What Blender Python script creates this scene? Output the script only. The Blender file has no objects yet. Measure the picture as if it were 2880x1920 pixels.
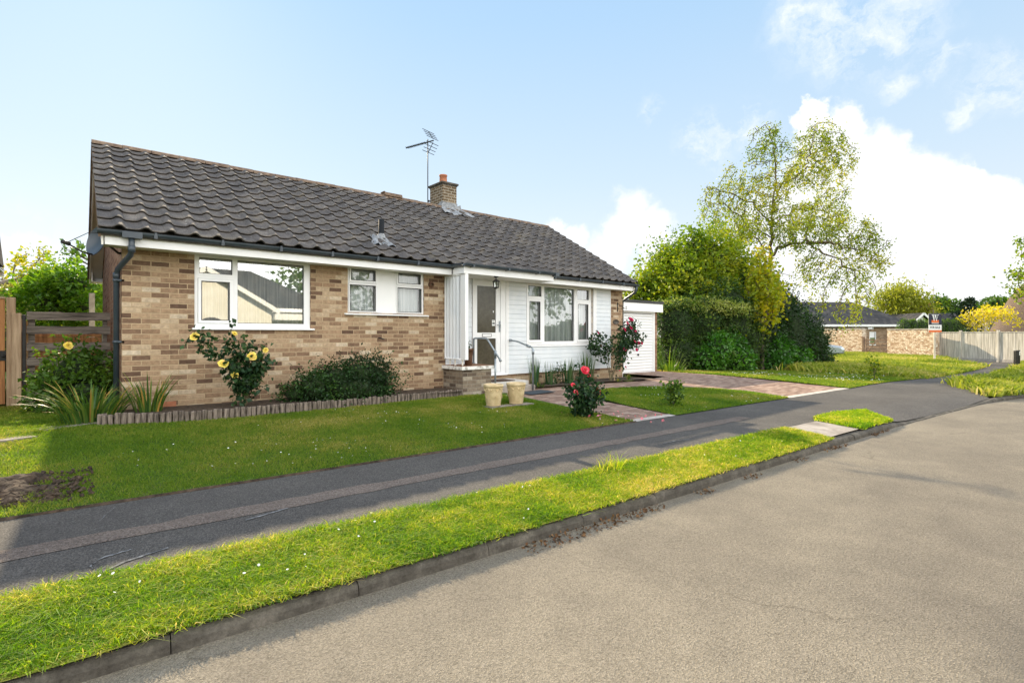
import bpy, math, random
import numpy as np
from mathutils import Vector, Matrix, Euler
random.seed(7); RNG = np.random.default_rng(7)
SC = bpy.context.scene; COL = SC.collection
R = math.radians
# ------------------------------------------------------------------ camera and site measurements
CAM = np.array([-.512, -9.05, 1.047]); FPX = 1456.
FW = np.array([.6462, .7632]); FW = FW/np.linalg.norm(FW); RT = np.array([FW[1], -FW[0]])
def at(px, py, Z):
    """a point Z metres ahead of the photographer, on the bearing the survey of the photo gives"""
    d = FW + RT*((px-1440)/FPX)
    return np.array([CAM[0]+d[0]*Z, CAM[1]+d[1]*Z, CAM[2]+(940-py)/FPX*Z])
def gz(x, y):
    x = np.asarray(x, float); y = np.asarray(y, float)
    zb = np.interp(x, [-3, 0, 5, 10, 14, 20], [-.10, -.11, -.15, -.18, -.22, -.34])
    ye = -3.74-.057*x; yb = -5.33-.072*x; yk = -6.09-.055*x
    yb = np.where(x > 13, np.minimum(yb, yk+.3), yb)
    t1 = np.clip((y+.85)/(ye+.85), 0, 1); t2 = np.clip((y-ye)/(yb-ye), 0, 1); t3 = np.clip((y-yb)/(yk-yb), 0, 1)
    z = zb+(-.33-zb)*t1+np.interp(x, [9.3, 10.6, 14.2, 15.6], [-.063, -.125, -.125, -.063])*t3
    t = np.clip((x-16)/10, 0, 1)
    return z*(1-t)+(-.47)*t
def g1(x, y): return float(gz(x, y))
# ------------------------------------------------------------------ materials
class NT:
    def __init__(s, tree): s.t = tree; s.t.nodes.clear()
    def n(s, typ, props=None, **ins):
        nd = s.t.nodes.new(typ)
        for k, v in (props or {}).items(): setattr(nd, k, v)
        for k, v in ins.items():
            i = int(k[1:]) if k[0] == 'i' and k[1:].isdigit() else k.replace('_', ' ')
            sock = nd.inputs[i]
            if isinstance(v, bpy.types.NodeSocket): s.t.links.new(v, sock)
            else: sock.default_value = v
        return nd
    def m(s, op, a, b=0., c=0.):
        nd = s.n('ShaderNodeMath', {'operation': op}, i0=a, i1=b, i2=c); return nd.outputs[0]
    def vm(s, op, a, b=(0, 0, 0)):
        nd = s.n('ShaderNodeVectorMath', {'operation': op}, i0=a, i1=b)
        return nd.outputs[1] if op in ('DISTANCE', 'LENGTH', 'DOT_PRODUCT') else nd.outputs[0]
    def ramp(s, fac, stops, interp='LINEAR'):
        nd = s.n('ShaderNodeValToRGB', Fac=fac); cr = nd.color_ramp; cr.interpolation = interp
        while len(cr.elements) < len(stops): cr.elements.new(.5)
        for e, (p, c) in zip(cr.elements, stops): e.position = p; e.color = (*c, 1)
        return nd.outputs[0]
    def noise(s, vec, scale, detail=3., rough=.5):
        return s.n('ShaderNodeTexNoise', Vector=vec, Scale=scale, Detail=detail, Roughness=rough).outputs[0]
    def mix(s, fac, a, b, mode='MIX'):
        nd = s.n('ShaderNodeMix', {'data_type': 'RGBA', 'blend_type': mode})
        for i, v in ((0, fac), (6, a), (7, b)):
            if isinstance(v, bpy.types.NodeSocket): s.t.links.new(v, nd.inputs[i])
            else: nd.inputs[i].default_value = v if i == 0 or len(v) == 4 else (*v, 1)
        return nd.outputs[2]
    def coord(s, which='Object'): return s.n('ShaderNodeTexCoord').outputs[which]
    def attr(s, name): return s.n('ShaderNodeAttribute', {'attribute_name': name}).outputs['Fac']
    def bump(s, h, strength=.5, dist=.01):
        return s.n('ShaderNodeBump', Height=h, Strength=strength, Distance=dist).outputs[0]
    def out(s, sh): s.n('ShaderNodeOutputMaterial', Surface=sh)
    def princ(s, **k):
        nd = s.n('ShaderNodeBsdfPrincipled', **k); return nd.outputs[0]
def newmat(name):
    m = bpy.data.materials.new(name); m.use_nodes = True; return m, NT(m.node_tree)
def pmat(name, c1, c2=None, scale=4., rough=.7, bump=0., bscale=60., bdist=.004, metal=0., spec=.35, detail=4., stretch=None, lo=.35, hi=.65):
    """two-tone noise paint / wood / stone"""
    m, t = newmat(name); co = t.coord()
    if stretch: co = t.vm('MULTIPLY', co, stretch)
    col = c1 if c2 is None else None
    k = dict(Roughness=rough, Metallic=metal, Specular_IOR_Level=spec)
    if c2 is not None: k['Base_Color'] = t.ramp(t.noise(co, scale, detail, .6), [(lo, c1), (hi, c2)])
    else: k['Base_Color'] = (*c1, 1)
    if bump: k['Normal'] = t.bump(t.noise(co, bscale, 3.), bump, bdist)
    t.out(t.princ(**k)); return m
def brickmat(name, bw, bh, mort, stops, mcol, bumpd=.004, rough=.85, dirt=None, offset=.5, var=.36):
    m, t = newmat(name); uv = t.coord('UV')
    nz = t.n('ShaderNodeTexNoise', Vector=uv, Scale=35., Detail=2.).outputs[1]
    uvd = t.vm('ADD', uv, t.vm('MULTIPLY', t.vm('SUBTRACT', nz, (.5, .5, .5)), (.006, .006, 0)))
    sp = t.n('ShaderNodeSeparateXYZ', Vector=uvd); u, v = sp.outputs[0], sp.outputs[1]
    row = t.m('FLOOR', t.m('DIVIDE', v, bh)); odd = t.m('FLOORED_MODULO', row, 2.)
    u2 = t.m('DIVIDE', t.m('ADD', u, t.m('MULTIPLY', odd, bw*offset)), bw); cl = t.m('FLOOR', u2)
    fu = t.m('MULTIPLY', t.m('SUBTRACT', u2, cl), bw); fv = t.m('SUBTRACT', v, t.m('MULTIPLY', row, bh))
    d = t.m('MINIMUM', t.m('MINIMUM', fu, t.m('SUBTRACT', bw, fu)), t.m('MINIMUM', fv, t.m('SUBTRACT', bh, fv)))
    mask = t.n('ShaderNodeMapRange', {'interpolation_type': 'SMOOTHSTEP'}, Value=d, i1=mort*.35, i2=mort*.75).outputs[0]
    idv = t.n('ShaderNodeCombineXYZ', X=cl, Y=row).outputs[0]
    wn = t.n('ShaderNodeTexWhiteNoise', {'noise_dimensions': '2D'}, Vector=idv).outputs[0]
    bc = t.ramp(wn, stops)
    n2 = t.noise(uv, 18., 5., .7)
    bc = t.mix(1., bc, t.ramp(n2, [(.3, (1-var,)*3), (.7, (1+var*.4,)*3)]), 'MULTIPLY')
    n3 = t.noise(uv, 1.1, 3.)
    bc = t.mix(1., bc, t.ramp(n3, [(.3, (.86, .85, .84)), (.7, (1.08, 1.06, 1.03))]), 'MULTIPLY')
    mc = t.mix(n2, mcol, tuple(c*.72 for c in mcol))
    col = t.mix(mask, mc, bc)
    h = t.m('ADD', mask, t.m('MULTIPLY', t.noise(uv, 120., 3.), .35))
    t.out(t.princ(Base_Color=col, Roughness=rough, Specular_IOR_Level=.2, Normal=t.bump(h, .7, bumpd))); return m
def leafmat(name, stops, trans=.45, rough=.45, gloss=.25):
    m, t = newmat(name); tint = t.attr('tint')
    col = t.ramp(tint, stops)
    p = t.princ(Base_Color=col, Roughness=rough, Specular_IOR_Level=gloss)
    tc = t.mix(1., col, (1.5, 1.45, .55), 'MULTIPLY')
    tr = t.n('ShaderNodeBsdfTranslucent', Color=tc).outputs[0]
    t.out(t.n('ShaderNodeMixShader', i0=trans, i1=p, i2=tr).outputs[0]); return m
M = {}
# ------------------------------------------------------------------ mesh building
class MB:
    def __init__(s): s.v = []; s.f = []; s.tint = []
    def add(s, vs, fs, tint=.5):
        o = len(s.v); s.v += [tuple(map(float, p)) for p in vs]; s.f += [tuple(i+o for i in f) for f in fs]; s.tint += [tint]*len(vs); return s
    def quad(s, a, b, c, d, tint=.5): return s.add([a, b, c, d], [(0, 1, 2, 3)], tint)
    def box(s, x0, x1, y0, y1, z0, z1, tint=.5, mtx=None):
        vs = [(x, y, z) for z in (z0, z1) for y in (y0, y1) for x in (x0, x1)]
        if mtx is not None: vs = [mtx @ Vector(p) for p in vs]
        return s.add(vs, [(0, 2, 3, 1), (4, 5, 7, 6), (0, 1, 5, 4), (2, 6, 7, 3), (0, 4, 6, 2), (1, 3, 7, 5)], tint)
    def bar(s, a, b, w, h, tint=.5, up=(0, 0, 1)):
        a = Vector(a); b = Vector(b); d = (b-a); L = d.length; d.normalize(); up = Vector(up)
        if abs(d.dot(up)) > .95: up = Vector((0, 1, 0))
        sd = d.cross(up).normalized(); up = sd.cross(d).normalized()
        mt = Matrix((d, sd, up)).transposed().to_4x4(); mt.translation = a
        return s.box(0, L, -w/2, w/2, -h/2, h/2, tint, mt)
    def tube(s, pts, r, n=10, cap=True, tint=.5):
        pts = [Vector(p) for p in pts]; k = len(pts); rs = r if hasattr(r, '__len__') else [r]*k
        vs = []; prev = None
        for i, p in enumerate(pts):
            d = ((pts[min(i+1, k-1)]-pts[max(i-1, 0)])).normalized()
            ref = Vector((0, 0, 1)) if abs(d.z) < .9 else Vector((1, 0, 0))
            if prev is None: u = d.cross(ref).normalized()
            else: u = (prev-d*prev.dot(d)).normalized()
            prev = u; w = d.cross(u)
            vs += [p+(u*math.cos(2*math.pi*j/n)+w*math.sin(2*math.pi*j/n))*rs[i] for j in range(n)]
        fs = [(i*n+j, i*n+(j+1) % n, (i+1)*n+(j+1) % n, (i+1)*n+j) for i in range(k-1) for j in range(n)]
        if cap: fs += [tuple(range(n))[::-1], tuple((k-1)*n+j for j in range(n))]
        return s.add(vs, fs, tint)
    def lathe(s, prof, c=(0, 0, 0), n=28, tint=.5, wob=0.):
        vs = []; fs = []; k = len(prof)
        for r, z in prof: vs += [(c[0]+r*math.cos(2*math.pi*j/n), c[1]+r*math.sin(2*math.pi*j/n), c[2]+z) for j in range(n)]
        fs = [(i*n+j, i*n+(j+1) % n, (i+1)*n+(j+1) % n, (i+1)*n+j) for i in range(k-1) for j in range(n)]
        return s.add(vs, fs, tint)
    def prism(s, poly, axis, a, b, tint=.5):
        """polygon in the two other axes, swept along axis from a to b"""
        def P(p, t): return {'x': (t, p[0], p[1]), 'y': (p[0], t, p[1]), 'z': (p[0], p[1], t)}[axis]
        n = len(poly); vs = [P(p, a) for p in poly]+[P(p, b) for p in poly]
        fs = [tuple(range(n)), tuple(range(2*n-1, n-1, -1))]+[(i, n+i, n+(i+1) % n, (i+1) % n) for i in range(n)]
        return s.add(vs, fs, tint)
    def build(s, name, mat, parent=None, smooth=False, bevel=0., recalc=True):
        me = bpy.data.meshes.new(name); me.from_pydata(s.v, [], s.f); me.update()
        if recalc:
            import bmesh
            bm = bmesh.new(); bm.from_mesh(me); bmesh.ops.recalc_face_normals(bm, faces=bm.faces); bm.to_mesh(me); bm.free()
        uv = me.uv_layers.new(name='UVMap'); n = len(me.loops)
        co = np.array(s.v); vi = np.zeros(n, np.int32); me.loops.foreach_get('vertex_index', vi)
        pn = np.zeros(len(me.polygons)*3); me.polygons.foreach_get('normal', pn); pn = np.abs(pn.reshape(-1, 3))
        lt = np.zeros(len(me.polygons), np.int32); me.polygons.foreach_get('loop_total', lt)
        ax = np.repeat(pn.argmax(1), lt); p = co[vi]
        u = np.where(ax == 0, p[:, 1], p[:, 0]); v = np.where(ax == 2, p[:, 1], p[:, 2])
        uv.data.foreach_set('uv', np.stack([u, v], 1).ravel())
        a = me.attributes.new('tint', 'FLOAT', 'POINT'); a.data.foreach_set('value', np.array(s.tint, np.float32))
        if smooth: me.polygons.foreach_set('use_smooth', np.ones(len(me.polygons), bool))
        me.materials.append(mat); o = bpy.data.objects.new(name, me); COL.objects.link(o); o.parent = parent
        if bevel:
            b = o.modifiers.new('bevel', 'BEVEL'); b.width = bevel; b.segments = 2; b.limit_method = 'ANGLE'; b.angle_limit = R(40)
        return o
def npmesh(name, V, F, mat, parent=None, tint=None, smooth=False):
    """V (n,3), F (m,k) numpy -> object"""
    me = bpy.data.meshes.new(name); n = len(V); m, k = F.shape
    me.vertices.add(n); me.vertices.foreach_set('co', np.ascontiguousarray(V, np.float32).ravel())
    me.loops.add(m*k); me.loops.foreach_set('vertex_index', np.ascontiguousarray(F, np.int32).ravel())
    me.polygons.add(m); me.polygons.foreach_set('loop_start', np.arange(0, m*k, k, dtype=np.int32))
    if tint is not None:
        a = me.attributes.new('tint', 'FLOAT', 'POINT'); a.data.foreach_set('value', np.asarray(tint, np.float32))
    me.update(calc_edges=True)
    if smooth: me.polygons.foreach_set('use_smooth', np.ones(m, bool))
    me.materials.append(mat); o = bpy.data.objects.new(name, me); COL.objects.link(o); o.parent = parent; return o
def tag(o, label, cat, group=None, kind=None):
    o['label'] = label; o['category'] = cat
    if group: o['group'] = group
    if kind: o['kind'] = kind
    return o
def struct(o, label=None):
    o['kind'] = 'structure'
    if label: o['label'] = label; o['category'] = o.name.split('.')[0].replace('_', ' ')
    return o
def thing(name, label, cat, loc=(0, 0, 0), group=None):
    o = bpy.data.objects.new(name, None); COL.objects.link(o); o.location = loc; o.empty_display_size = .1
    return tag(o, label, cat, group)
def rnd(*a): return random.uniform(*a)
# ---- leaves, blades, branches (numpy)
def unit(a): return a/np.maximum(np.linalg.norm(a, axis=1, keepdims=True), 1e-9)
def leaves(name, P, L, mat, parent=None, wid=.32, outward=None, droop=0., tint=None, fold=.12, up=0.):
    n = len(P); P = np.asarray(P, float); L = np.broadcast_to(np.asarray(L, float), (n,))*RNG.uniform(.65, 1.25, n)
    a = RNG.normal(size=(n, 3)); a[:, 2] -= droop
    if outward is not None: a += outward*1.1
    a = unit(a); nn = RNG.normal(size=(n, 3))*.8; nn[:, 2] += up
    if outward is not None: nn += outward*.9+np.array([0, 0, .5])
    b = unit(np.cross(a, nn)); nn = np.cross(b, a); Lc = L[:, None]
    V = np.stack([P, P+a*Lc*.45+b*Lc*wid+nn*Lc*fold, P+a*Lc-nn*Lc*.1, P+a*Lc*.45-b*Lc*wid+nn*Lc*fold], 1).reshape(-1, 3)
    i = np.arange(n)[:, None]*4
    F = np.concatenate([i+np.array([[0, 1, 2]]), i+np.array([[0, 2, 3]])], 0)
    t = RNG.random(n) if tint is None else tint
    return npmesh(name, V, F, mat, parent, np.repeat(t, 4))
def inpoly(x, y, poly):
    c = np.zeros(len(x), bool); n = len(poly)
    for i in range(n):
        x0, y0 = poly[i]; x1, y1 = poly[i-1]
        k = (y0 > y) != (y1 > y)
        with np.errstate(divide='ignore', invalid='ignore'): c ^= k & (x < (x1-x0)*(y-y0)/(y1-y0+1e-12)+x0)
    return c
def vnoise(x, y, s, seed=0):
    """smooth value noise 0..1"""
    r = np.random.default_rng(seed).random((64, 64)); u = np.asarray(x)*s+97; v = np.asarray(y)*s+53
    i = np.floor(u).astype(int); j = np.floor(v).astype(int); fu = u-i; fv = v-j
    fu = fu*fu*(3-2*fu); fv = fv*fv*(3-2*fv); g = lambda a, b: r[a % 64, b % 64]
    return (g(i, j)*(1-fu)+g(i+1, j)*fu)*(1-fv)+(g(i, j+1)*(1-fu)+g(i+1, j+1)*fu)*fv
def blades(name, poly, dens, h, w, mat, zoff=0., seed=1, lean=.5, patch=2.2, hvar=.5, zf=gz, edge=0., dens_far=None, nz=.13, hf=None):
    poly = np.array(poly, float); (x0, y0), (x1, y1) = poly.min(0), poly.max(0)
    n = int((x1-x0)*(y1-y0)*dens); x = RNG.uniform(x0, x1, n); y = RNG.uniform(y0, y1, n)
    k = inpoly(x+RNG.normal(size=n)*edge, y+RNG.normal(size=n)*edge, poly)
    if dens_far:
        d = np.hypot(x-CAM[0], y-CAM[1]); k &= RNG.random(n) < np.clip(dens_far/np.maximum(d, .1), 0, 1)**1.2
    x, y = x[k], y[k]; n = len(x)
    d = np.hypot(x-CAM[0], y-CAM[1])
    p1 = vnoise(x, y, patch, seed); p2 = vnoise(x, y, patch*4.3, seed+5); p3 = vnoise(x, y, .55, seed+9)
    H = h*(.55+.9*p2*.6+hvar*RNG.random(n))*(1 if hf is None else hf(x, y)); W = w*RNG.uniform(.7, 1.4, n)*np.clip(d/6, .8, 3)
    th = RNG.uniform(0, 2*math.pi, n); ln = RNG.normal(size=(n, 2))*lean; z = zf(x, y)+zoff
    bx, by = np.cos(th)*W/2, np.sin(th)*W/2
    B = np.stack([x, y, z-.004], 1); S = np.stack([bx, by, 0*bx], 1)
    mid = B+np.stack([ln[:, 0]*H*.35, ln[:, 1]*H*.35, H*.6], 1); tip = B+np.stack([ln[:, 0]*H, ln[:, 1]*H, H*(1-.12*np.hypot(ln[:, 0], ln[:, 1]))], 1)
    V = np.stack([B-S, B+S, mid+S*.75, mid-S*.75, tip], 1).reshape(-1, 3); i = np.arange(n)[:, None]*5
    F = np.concatenate([i+np.array([[0, 1, 2]]), i+np.array([[0, 2, 3]]), i+np.array([[3, 2, 4]])], 0)
    t = np.clip(.5*p1+.3*p3+.2*p2+RNG.normal(size=n)*nz, 0, 1)
    return npmesh(name, V, F, mat, None, np.repeat(t, 5))
def sticks(name, A, B, ra, rb, mat, parent=None, n=5):
    A = np.asarray(A, float); B = np.asarray(B, float); d = unit(B-A); ref = np.where(np.abs(d[:, 2:3]) < .9, [[0, 0, 1.]], [[1., 0, 0]])
    u = unit(np.cross(d, ref)); w = np.cross(d, u); m = len(A); V = np.zeros((m, 2*n, 3))
    for j in range(n):
        o = u*math.cos(2*math.pi*j/n)+w*math.sin(2*math.pi*j/n)
        V[:, j] = A+o*np.asarray(ra)[:, None]; V[:, n+j] = B+o*np.asarray(rb)[:, None]
    i = np.arange(m)[:, None]*2*n
    F = np.concatenate([i+np.array([[j, (j+1) % n, n+(j+1) % n, n+j]]) for j in range(n)], 0)
    return npmesh(name, V.reshape(-1, 3), F, mat, parent, np.full(m*2*n, .5), True)
def grow(att, nodes, par, step, infl, kill, it=70, trop=(0, 0, 0.), jit=.12):
    att = np.asarray(att, float); nodes = [np.asarray(p, float) for p in nodes]; par = list(par)
    nd = np.array(nodes); D = np.linalg.norm(att[:, None]-nd[None], axis=2); near = D.argmin(1); dist = D.min(1)
    for _ in range(it):
        live = dist > kill; act = live & (dist < infl)
        if not act.any(): break
        N = np.array(nodes); acc = np.zeros_like(N); np.add.at(acc, near[act], unit(att[act]-N[near[act]]))
        ids = np.unique(near[act]); new = []
        for i in ids:
            d = acc[i]+RNG.normal(size=3)*jit+np.array(trop); l = np.linalg.norm(d)
            if l < 1e-6: continue
            new.append(N[i]+d/l*step); par.append(int(i))
        b = len(nodes); nodes += new; nw = np.array(new)
        att = att[live]; near = near[live]; dist = dist[live]
        if not len(att): break
        D = np.linalg.norm(att[:, None]-nw[None], axis=2); k = D.argmin(1); dm = D.min(1); c = dm < dist
        near = np.where(c, b+k, near); dist = np.where(c, dm, dist)
    return np.array(nodes), np.array(par)
def radii(par, tip, p=2.3):
    r = np.zeros(len(par))
    for i in range(len(par)-1, -1, -1):
        if r[i] == 0: r[i] = tip**p
        if par[i] >= 0: r[par[i]] += r[i]
    return r**(1/p)
def chain(paths):
    """paths: list of (parent path index or -1, parent node t, [points]) -> nodes, parents"""
    nodes = []; par = []; starts = []
    for pi, pj, pts in paths:
        prev = -1 if pi < 0 else starts[pi][min(pj, len(starts[pi])-1)]; ids = []
        for q in pts: nodes.append(np.asarray(q, float)); par.append(prev); prev = len(nodes)-1; ids.append(prev)
        starts.append(ids)
    return nodes, par
def refine(pts, k=4, wob=.0):
    out = [np.asarray(pts[0], float)]
    for a, b in zip(pts[:-1], pts[1:]):
        a = np.asarray(a, float); b = np.asarray(b, float)
        for j in range(1, k+1): out.append(a+(b-a)*j/k+RNG.normal(size=3)*wob)
    return out
def ell(c, r, n, shell=0.):
    u = unit(RNG.normal(size=(n, 3))); rad = (shell+(1-shell)*RNG.random(n)**(1/2.2))
    return np.asarray(c)+u*rad[:, None]*np.asarray(r)
def tree(name, label, cat, nodes, par, att, leafm, barkm, step, infl, kill, tip, leafL, per, group=None, rmax=9., droop=0., jitter=.5, trop=(0, 0, 0), wid=.3, minr=0., trunkr=None, it=70, base=None, tuft=None):
    N, p = grow(att, nodes, par, step, infl, kill, it, trop); r = radii(p, tip)
    if trunkr: r = r*min(1., trunkr/r[0]) if r[0] > trunkr else r*(trunkr/r[0])**np.clip(r/r[0]*1.5, 0, 1)
    t = thing(name, label, cat, tuple(base if base is not None else N[0]), group); off = np.array(t.location)
    k = p >= 0
    sticks('trunk', N[k]-off, 0*N[k]+N[p[k]]-off, np.maximum(r[k], minr), np.maximum(np.minimum(r[p[k]], r[k]*1.35), minr), barkm, t, 6)
    ch = np.bincount(p[k], minlength=len(N)); le = np.where((r < tip*2.6) & (np.arange(len(N)) >= len(nodes)))[0]
    P = np.repeat(N[le], per, 0)+RNG.normal(size=(len(le)*per, 3))*leafL*jitter
    if tuft:
        fr, cnt, (sx, sz) = tuft; q = N[le]; kk = (vnoise(q[:, 0]*1.0+q[:, 1]*.6, q[:, 2], 1.25, 57)*.6+.4*RNG.random(len(q))) > 1-fr
        P = np.repeat(q[kk], cnt, 0)+RNG.normal(size=(kk.sum()*cnt, 3))*[sx, sx, sz]-[0, 0, sz*.5]; P = np.concatenate([P, q+RNG.normal(size=q.shape)*.06])
    cl = vnoise(P[:, 0]+P[:, 1]*.7, P[:, 2], 1.1, 3); tn = np.clip(.55*cl+.45*RNG.random(len(P)), 0, 1)
    leaves('crown', P-off, leafL, leafm, t, wid, None, droop, tn)
    return t
def bush(name, label, cat, lobes, n, L, leafm, corem, base, group=None, wid=.32, core=.72, rough=.28, gnd=True, shell=.78, part='foliage', clump=1.6, spike=0., kind=None, twig=True):
    """leaf shells over lumpy lobes, round a solid dark core that paints the inner shade"""
    t = thing(name, label, cat, tuple(base), group); off = np.array(base, float)
    vol = np.array([(r[0]*r[1]+r[1]*r[2]+r[0]*r[2]) for c, r in lobes]); cnt = (vol/vol.sum()*n*1.7).astype(int); Ps = []; Us = []
    for (c, r), k in zip(lobes, cnt):
        c = np.array(c, float); r = np.array(r, float); u = unit(RNG.normal(size=(k, 3)))
        f = vnoise(u[:, 0]*clump+c[0]+u[:, 2], u[:, 1]*clump+u[:, 2]*clump*1.3, 1.7, 11); f2 = vnoise(u[:, 0]*clump*3+u[:, 2]*2, u[:, 1]*clump*3-u[:, 2]*2, 1.9, 12)
        s = 1+rough*(f-.5)*1.2+rough*(f2-.5)*.9; s *= np.where(RNG.random(k) < .6, RNG.uniform(.93, 1.03, k), RNG.uniform(shell, 1, k))
        if spike: s *= 1+spike*np.where(f2 > .72, RNG.random(k), 0)
        p = c+u*s[:, None]*r; ok = np.ones(k, bool)
        for c2, r2 in lobes:
            q = np.linalg.norm((p-np.array(c2))/np.array(r2), axis=1)
            if not (np.allclose(c2, c) and np.allclose(r2, r)): ok &= q > .72
        if gnd: ok &= p[:, 2] > gz(p[:, 0], p[:, 1])+.01
        Ps.append(p[ok]); Us.append(unit(u[ok]/r*r.min()))
    P = np.concatenate(Ps); U = np.concatenate(Us); cl = vnoise(P[:, 0]*1.3+P[:, 1], P[:, 2]*1.3+P[:, 1]*.4, .9/max(L*6, .2), 21)
    leaves(part, P-off, L, leafm, t, wid, U, .15, np.clip(.6*cl+.4*RNG.random(len(P)), 0, 1))
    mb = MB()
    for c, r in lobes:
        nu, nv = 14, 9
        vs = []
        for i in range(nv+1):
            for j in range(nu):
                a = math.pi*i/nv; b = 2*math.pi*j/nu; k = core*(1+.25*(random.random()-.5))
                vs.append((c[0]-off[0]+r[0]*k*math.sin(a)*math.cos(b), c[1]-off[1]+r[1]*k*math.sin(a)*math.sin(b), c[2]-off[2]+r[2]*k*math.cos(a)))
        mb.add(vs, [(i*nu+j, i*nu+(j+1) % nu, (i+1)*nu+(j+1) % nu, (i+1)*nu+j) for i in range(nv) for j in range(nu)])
    mb.build('branches', corem, t, True)  # solid dark blobs, the shade between leaves put into their colour
    return t
def strip(name, A, B, mat, m=6, zoff=0., sub=6, label=None, zf=gz, wav=0.):
    A = [np.array(p, float) for p in A]; B = [np.array(p, float) for p in B]
    def dens(L): return np.array([L[i]+(L[i+1]-L[i])*k/sub for i in range(len(L)-1) for k in range(sub)]+[L[-1]])
    A, B = dens(A), dens(B); n = len(A); V = []
    for i in range(n):
        for j in range(m+1):
            p = A[i]+(B[i]-A[i])*j/m; q = p
            if wav and j in (0, m): q = p+RNG.normal(size=2)*wav
            V.append((q[0], q[1], float(zf(q[0], q[1]))+zoff))
    F = [(i*(m+1)+j, i*(m+1)+j+1, (i+1)*(m+1)+j+1, (i+1)*(m+1)+j) for i in range(n-1) for j in range(m)]
    mb = MB(); mb.add(V, F); o = mb.build(name, mat, None, True)
    for p in o.data.polygons:
        if p.normal.z < 0: o.data.flip_normals(); break
    return struct(o, label)
# ------------------------------------------------------------------ palette
M['upvc'] = pmat('white_upvc', (.85, .86, .86), (.90, .90, .90), 1.5, .35, spec=.5)
M['board'] = pmat('white_cladding', (.70, .745, .785), (.79, .82, .845), 2.5, .45, .15, 40, .002)
M['cream'] = pmat('cream_paint', (.72, .69, .60), (.82, .80, .73), 2., .55, .15, 30, .002)
M['gutter'] = pmat('dark_gutter_plastic', (.03, .045, .06), (.055, .07, .085), 3., .35, spec=.5)
M['black'] = pmat('black_metal', (.012, .012, .013), (.03, .028, .026), 8., .45)
M['iron'] = pmat('galvanised_tube', (.22, .26, .29), (.36, .40, .43), 7., .38, .15, 70, .001, metal=.6)
M['lead'] = pmat('lead_flashing', (.17, .18, .19), (.36, .375, .39), 9., .7, .5, 22, .01)
M['stone'] = pmat('concrete_step', (.40, .38, .34), (.62, .60, .56), 5., .9, .5, 60, .004)
M['slab'] = pmat('concrete_slab', (.22, .19, .16), (.40, .355, .31), 4., .92, .6, 50, .004)
M['chalk'] = pmat('pale_scuff', (.10, .10, .10), (.24, .24, .24), 30., .9, lo=.42, hi=.62)
M['matt'] = pmat('matt_black_plastic', (.012, .014, .017), None, rough=.75, spec=.2)
M['oldslab'] = pmat('old_grey_brown_slab', (.13, .11, .095), (.28, .245, .21), 5., .92, .6, 50, .004)
M['rim'] = pmat('chipped_white_coping', (.40, .38, .34), (.80, .79, .75), 11., .8, .5, 40, .004, lo=.38, hi=.5)
M['tread'] = pmat('brown_quarry_tile', (.15, .075, .04), (.28, .15, .085), 8., .7, .4, 40, .003)
M['terra'] = pmat('terracotta', (.36, .13, .07), (.52, .22, .12), 6., .8, .3, 50, .003)
M['urn'] = pmat('sandstone_planter', (.50, .38, .20), (.66, .52, .31), 9., .85, .4, 60, .004)
M['tub'] = pmat('brown_tub', (.10, .05, .03), (.20, .11, .065), 9., .7, .3, 40, .003)
M['mat'] = pmat('brown_doormat', (.05, .03, .02), (.10, .06, .04), 90., .95, .8, 200, .006)
M['greymat'] = pmat('blue_grey_mat', (.03, .04, .05), (.06, .075, .09), 60., .95, .6, 200, .004)
M['soil'] = pmat('garden_soil', (.024, .017, .012), (.095, .066, .045), 14., .95, 1., 25, .03)
M['bark'] = pmat('grey_bark', (.09, .07, .05), (.22, .18, .14), 8., .9, .8, 30, .01, stretch=(3, 3, .7))
M['twig'] = pmat('thin_twig_bark', (.07, .05, .03), (.16, .12, .07), 6., .85)
M['stem'] = pmat('rose_stem', (.09, .08, .04), (.20, .16, .09), 8., .8)
M['inner'] = pmat('inner_shade_core', (.010, .020, .006), (.028, .046, .014), 9., .95)  # core colours: shade inside the foliage painted as very dark green
M['innerolive'] = pmat('olive_shade_core', (.022, .034, .008), (.05, .07, .018), 9., .95)
M['oldwood'] = pmat('weathered_sleeper', (.06, .05, .042), (.24, .20, .165), 7., .85, .7, 16, .006, stretch=(.35, 4, 5), detail=6)
M['newwood'] = pmat('pale_fence_post', (.30, .20, .12), (.52, .38, .25), 5., .8, .4, 20, .004, stretch=(5, 5, .35), detail=6)
M['warmwood'] = pmat('orange_brown_board', (.30, .13, .05), (.58, .28, .11), 5., .8, .4, 20, .004, stretch=(4, 4, .3), detail=6)
M['greywood'] = pmat('silvered_fence_board', (.40, .36, .30), (.82, .76, .67), 4., .85, .4, 16, .004, stretch=(5, 5, .25), detail=6)
M['logwood'] = pmat('grey_log_roll', (.05, .04, .032), (.27, .22, .18), 9., .88, .6, 24, .005, stretch=(5, 5, .6), detail=5)
M['gatewood'] = pmat('brown_gate_wood', (.13, .08, .055), (.28, .19, .13), 4., .85)
M['thatch'] = pmat('brown_thatch', (.12, .085, .06), (.26, .19, .14), 14., .95, 1., 30, .05, stretch=(1, 1, 3), detail=6)
M['slateroof'] = brickmat('dark_interlocking_roof', .33, .3, .02, [(0, (.035, .037, .042)), (.5, (.055, .056, .06)), (1, (.085, .082, .08))], (.02, .02, .02))
M['cement'] = pmat('ridge_mortar_tile', (.10, .065, .045), (.22, .155, .105), 12., .9, .6, 40, .006)
BR = [(0., (.135, .082, .056)), (.07, (.18, .112, .075)), (.18, (.26, .165, .106)), (.35, (.345, .23, .145)), (.53, (.41, .283, .178)), (.74, (.465, .338, .22)), (.88, (.54, .42, .29)), (1., (.64, .54, .41))]
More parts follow.
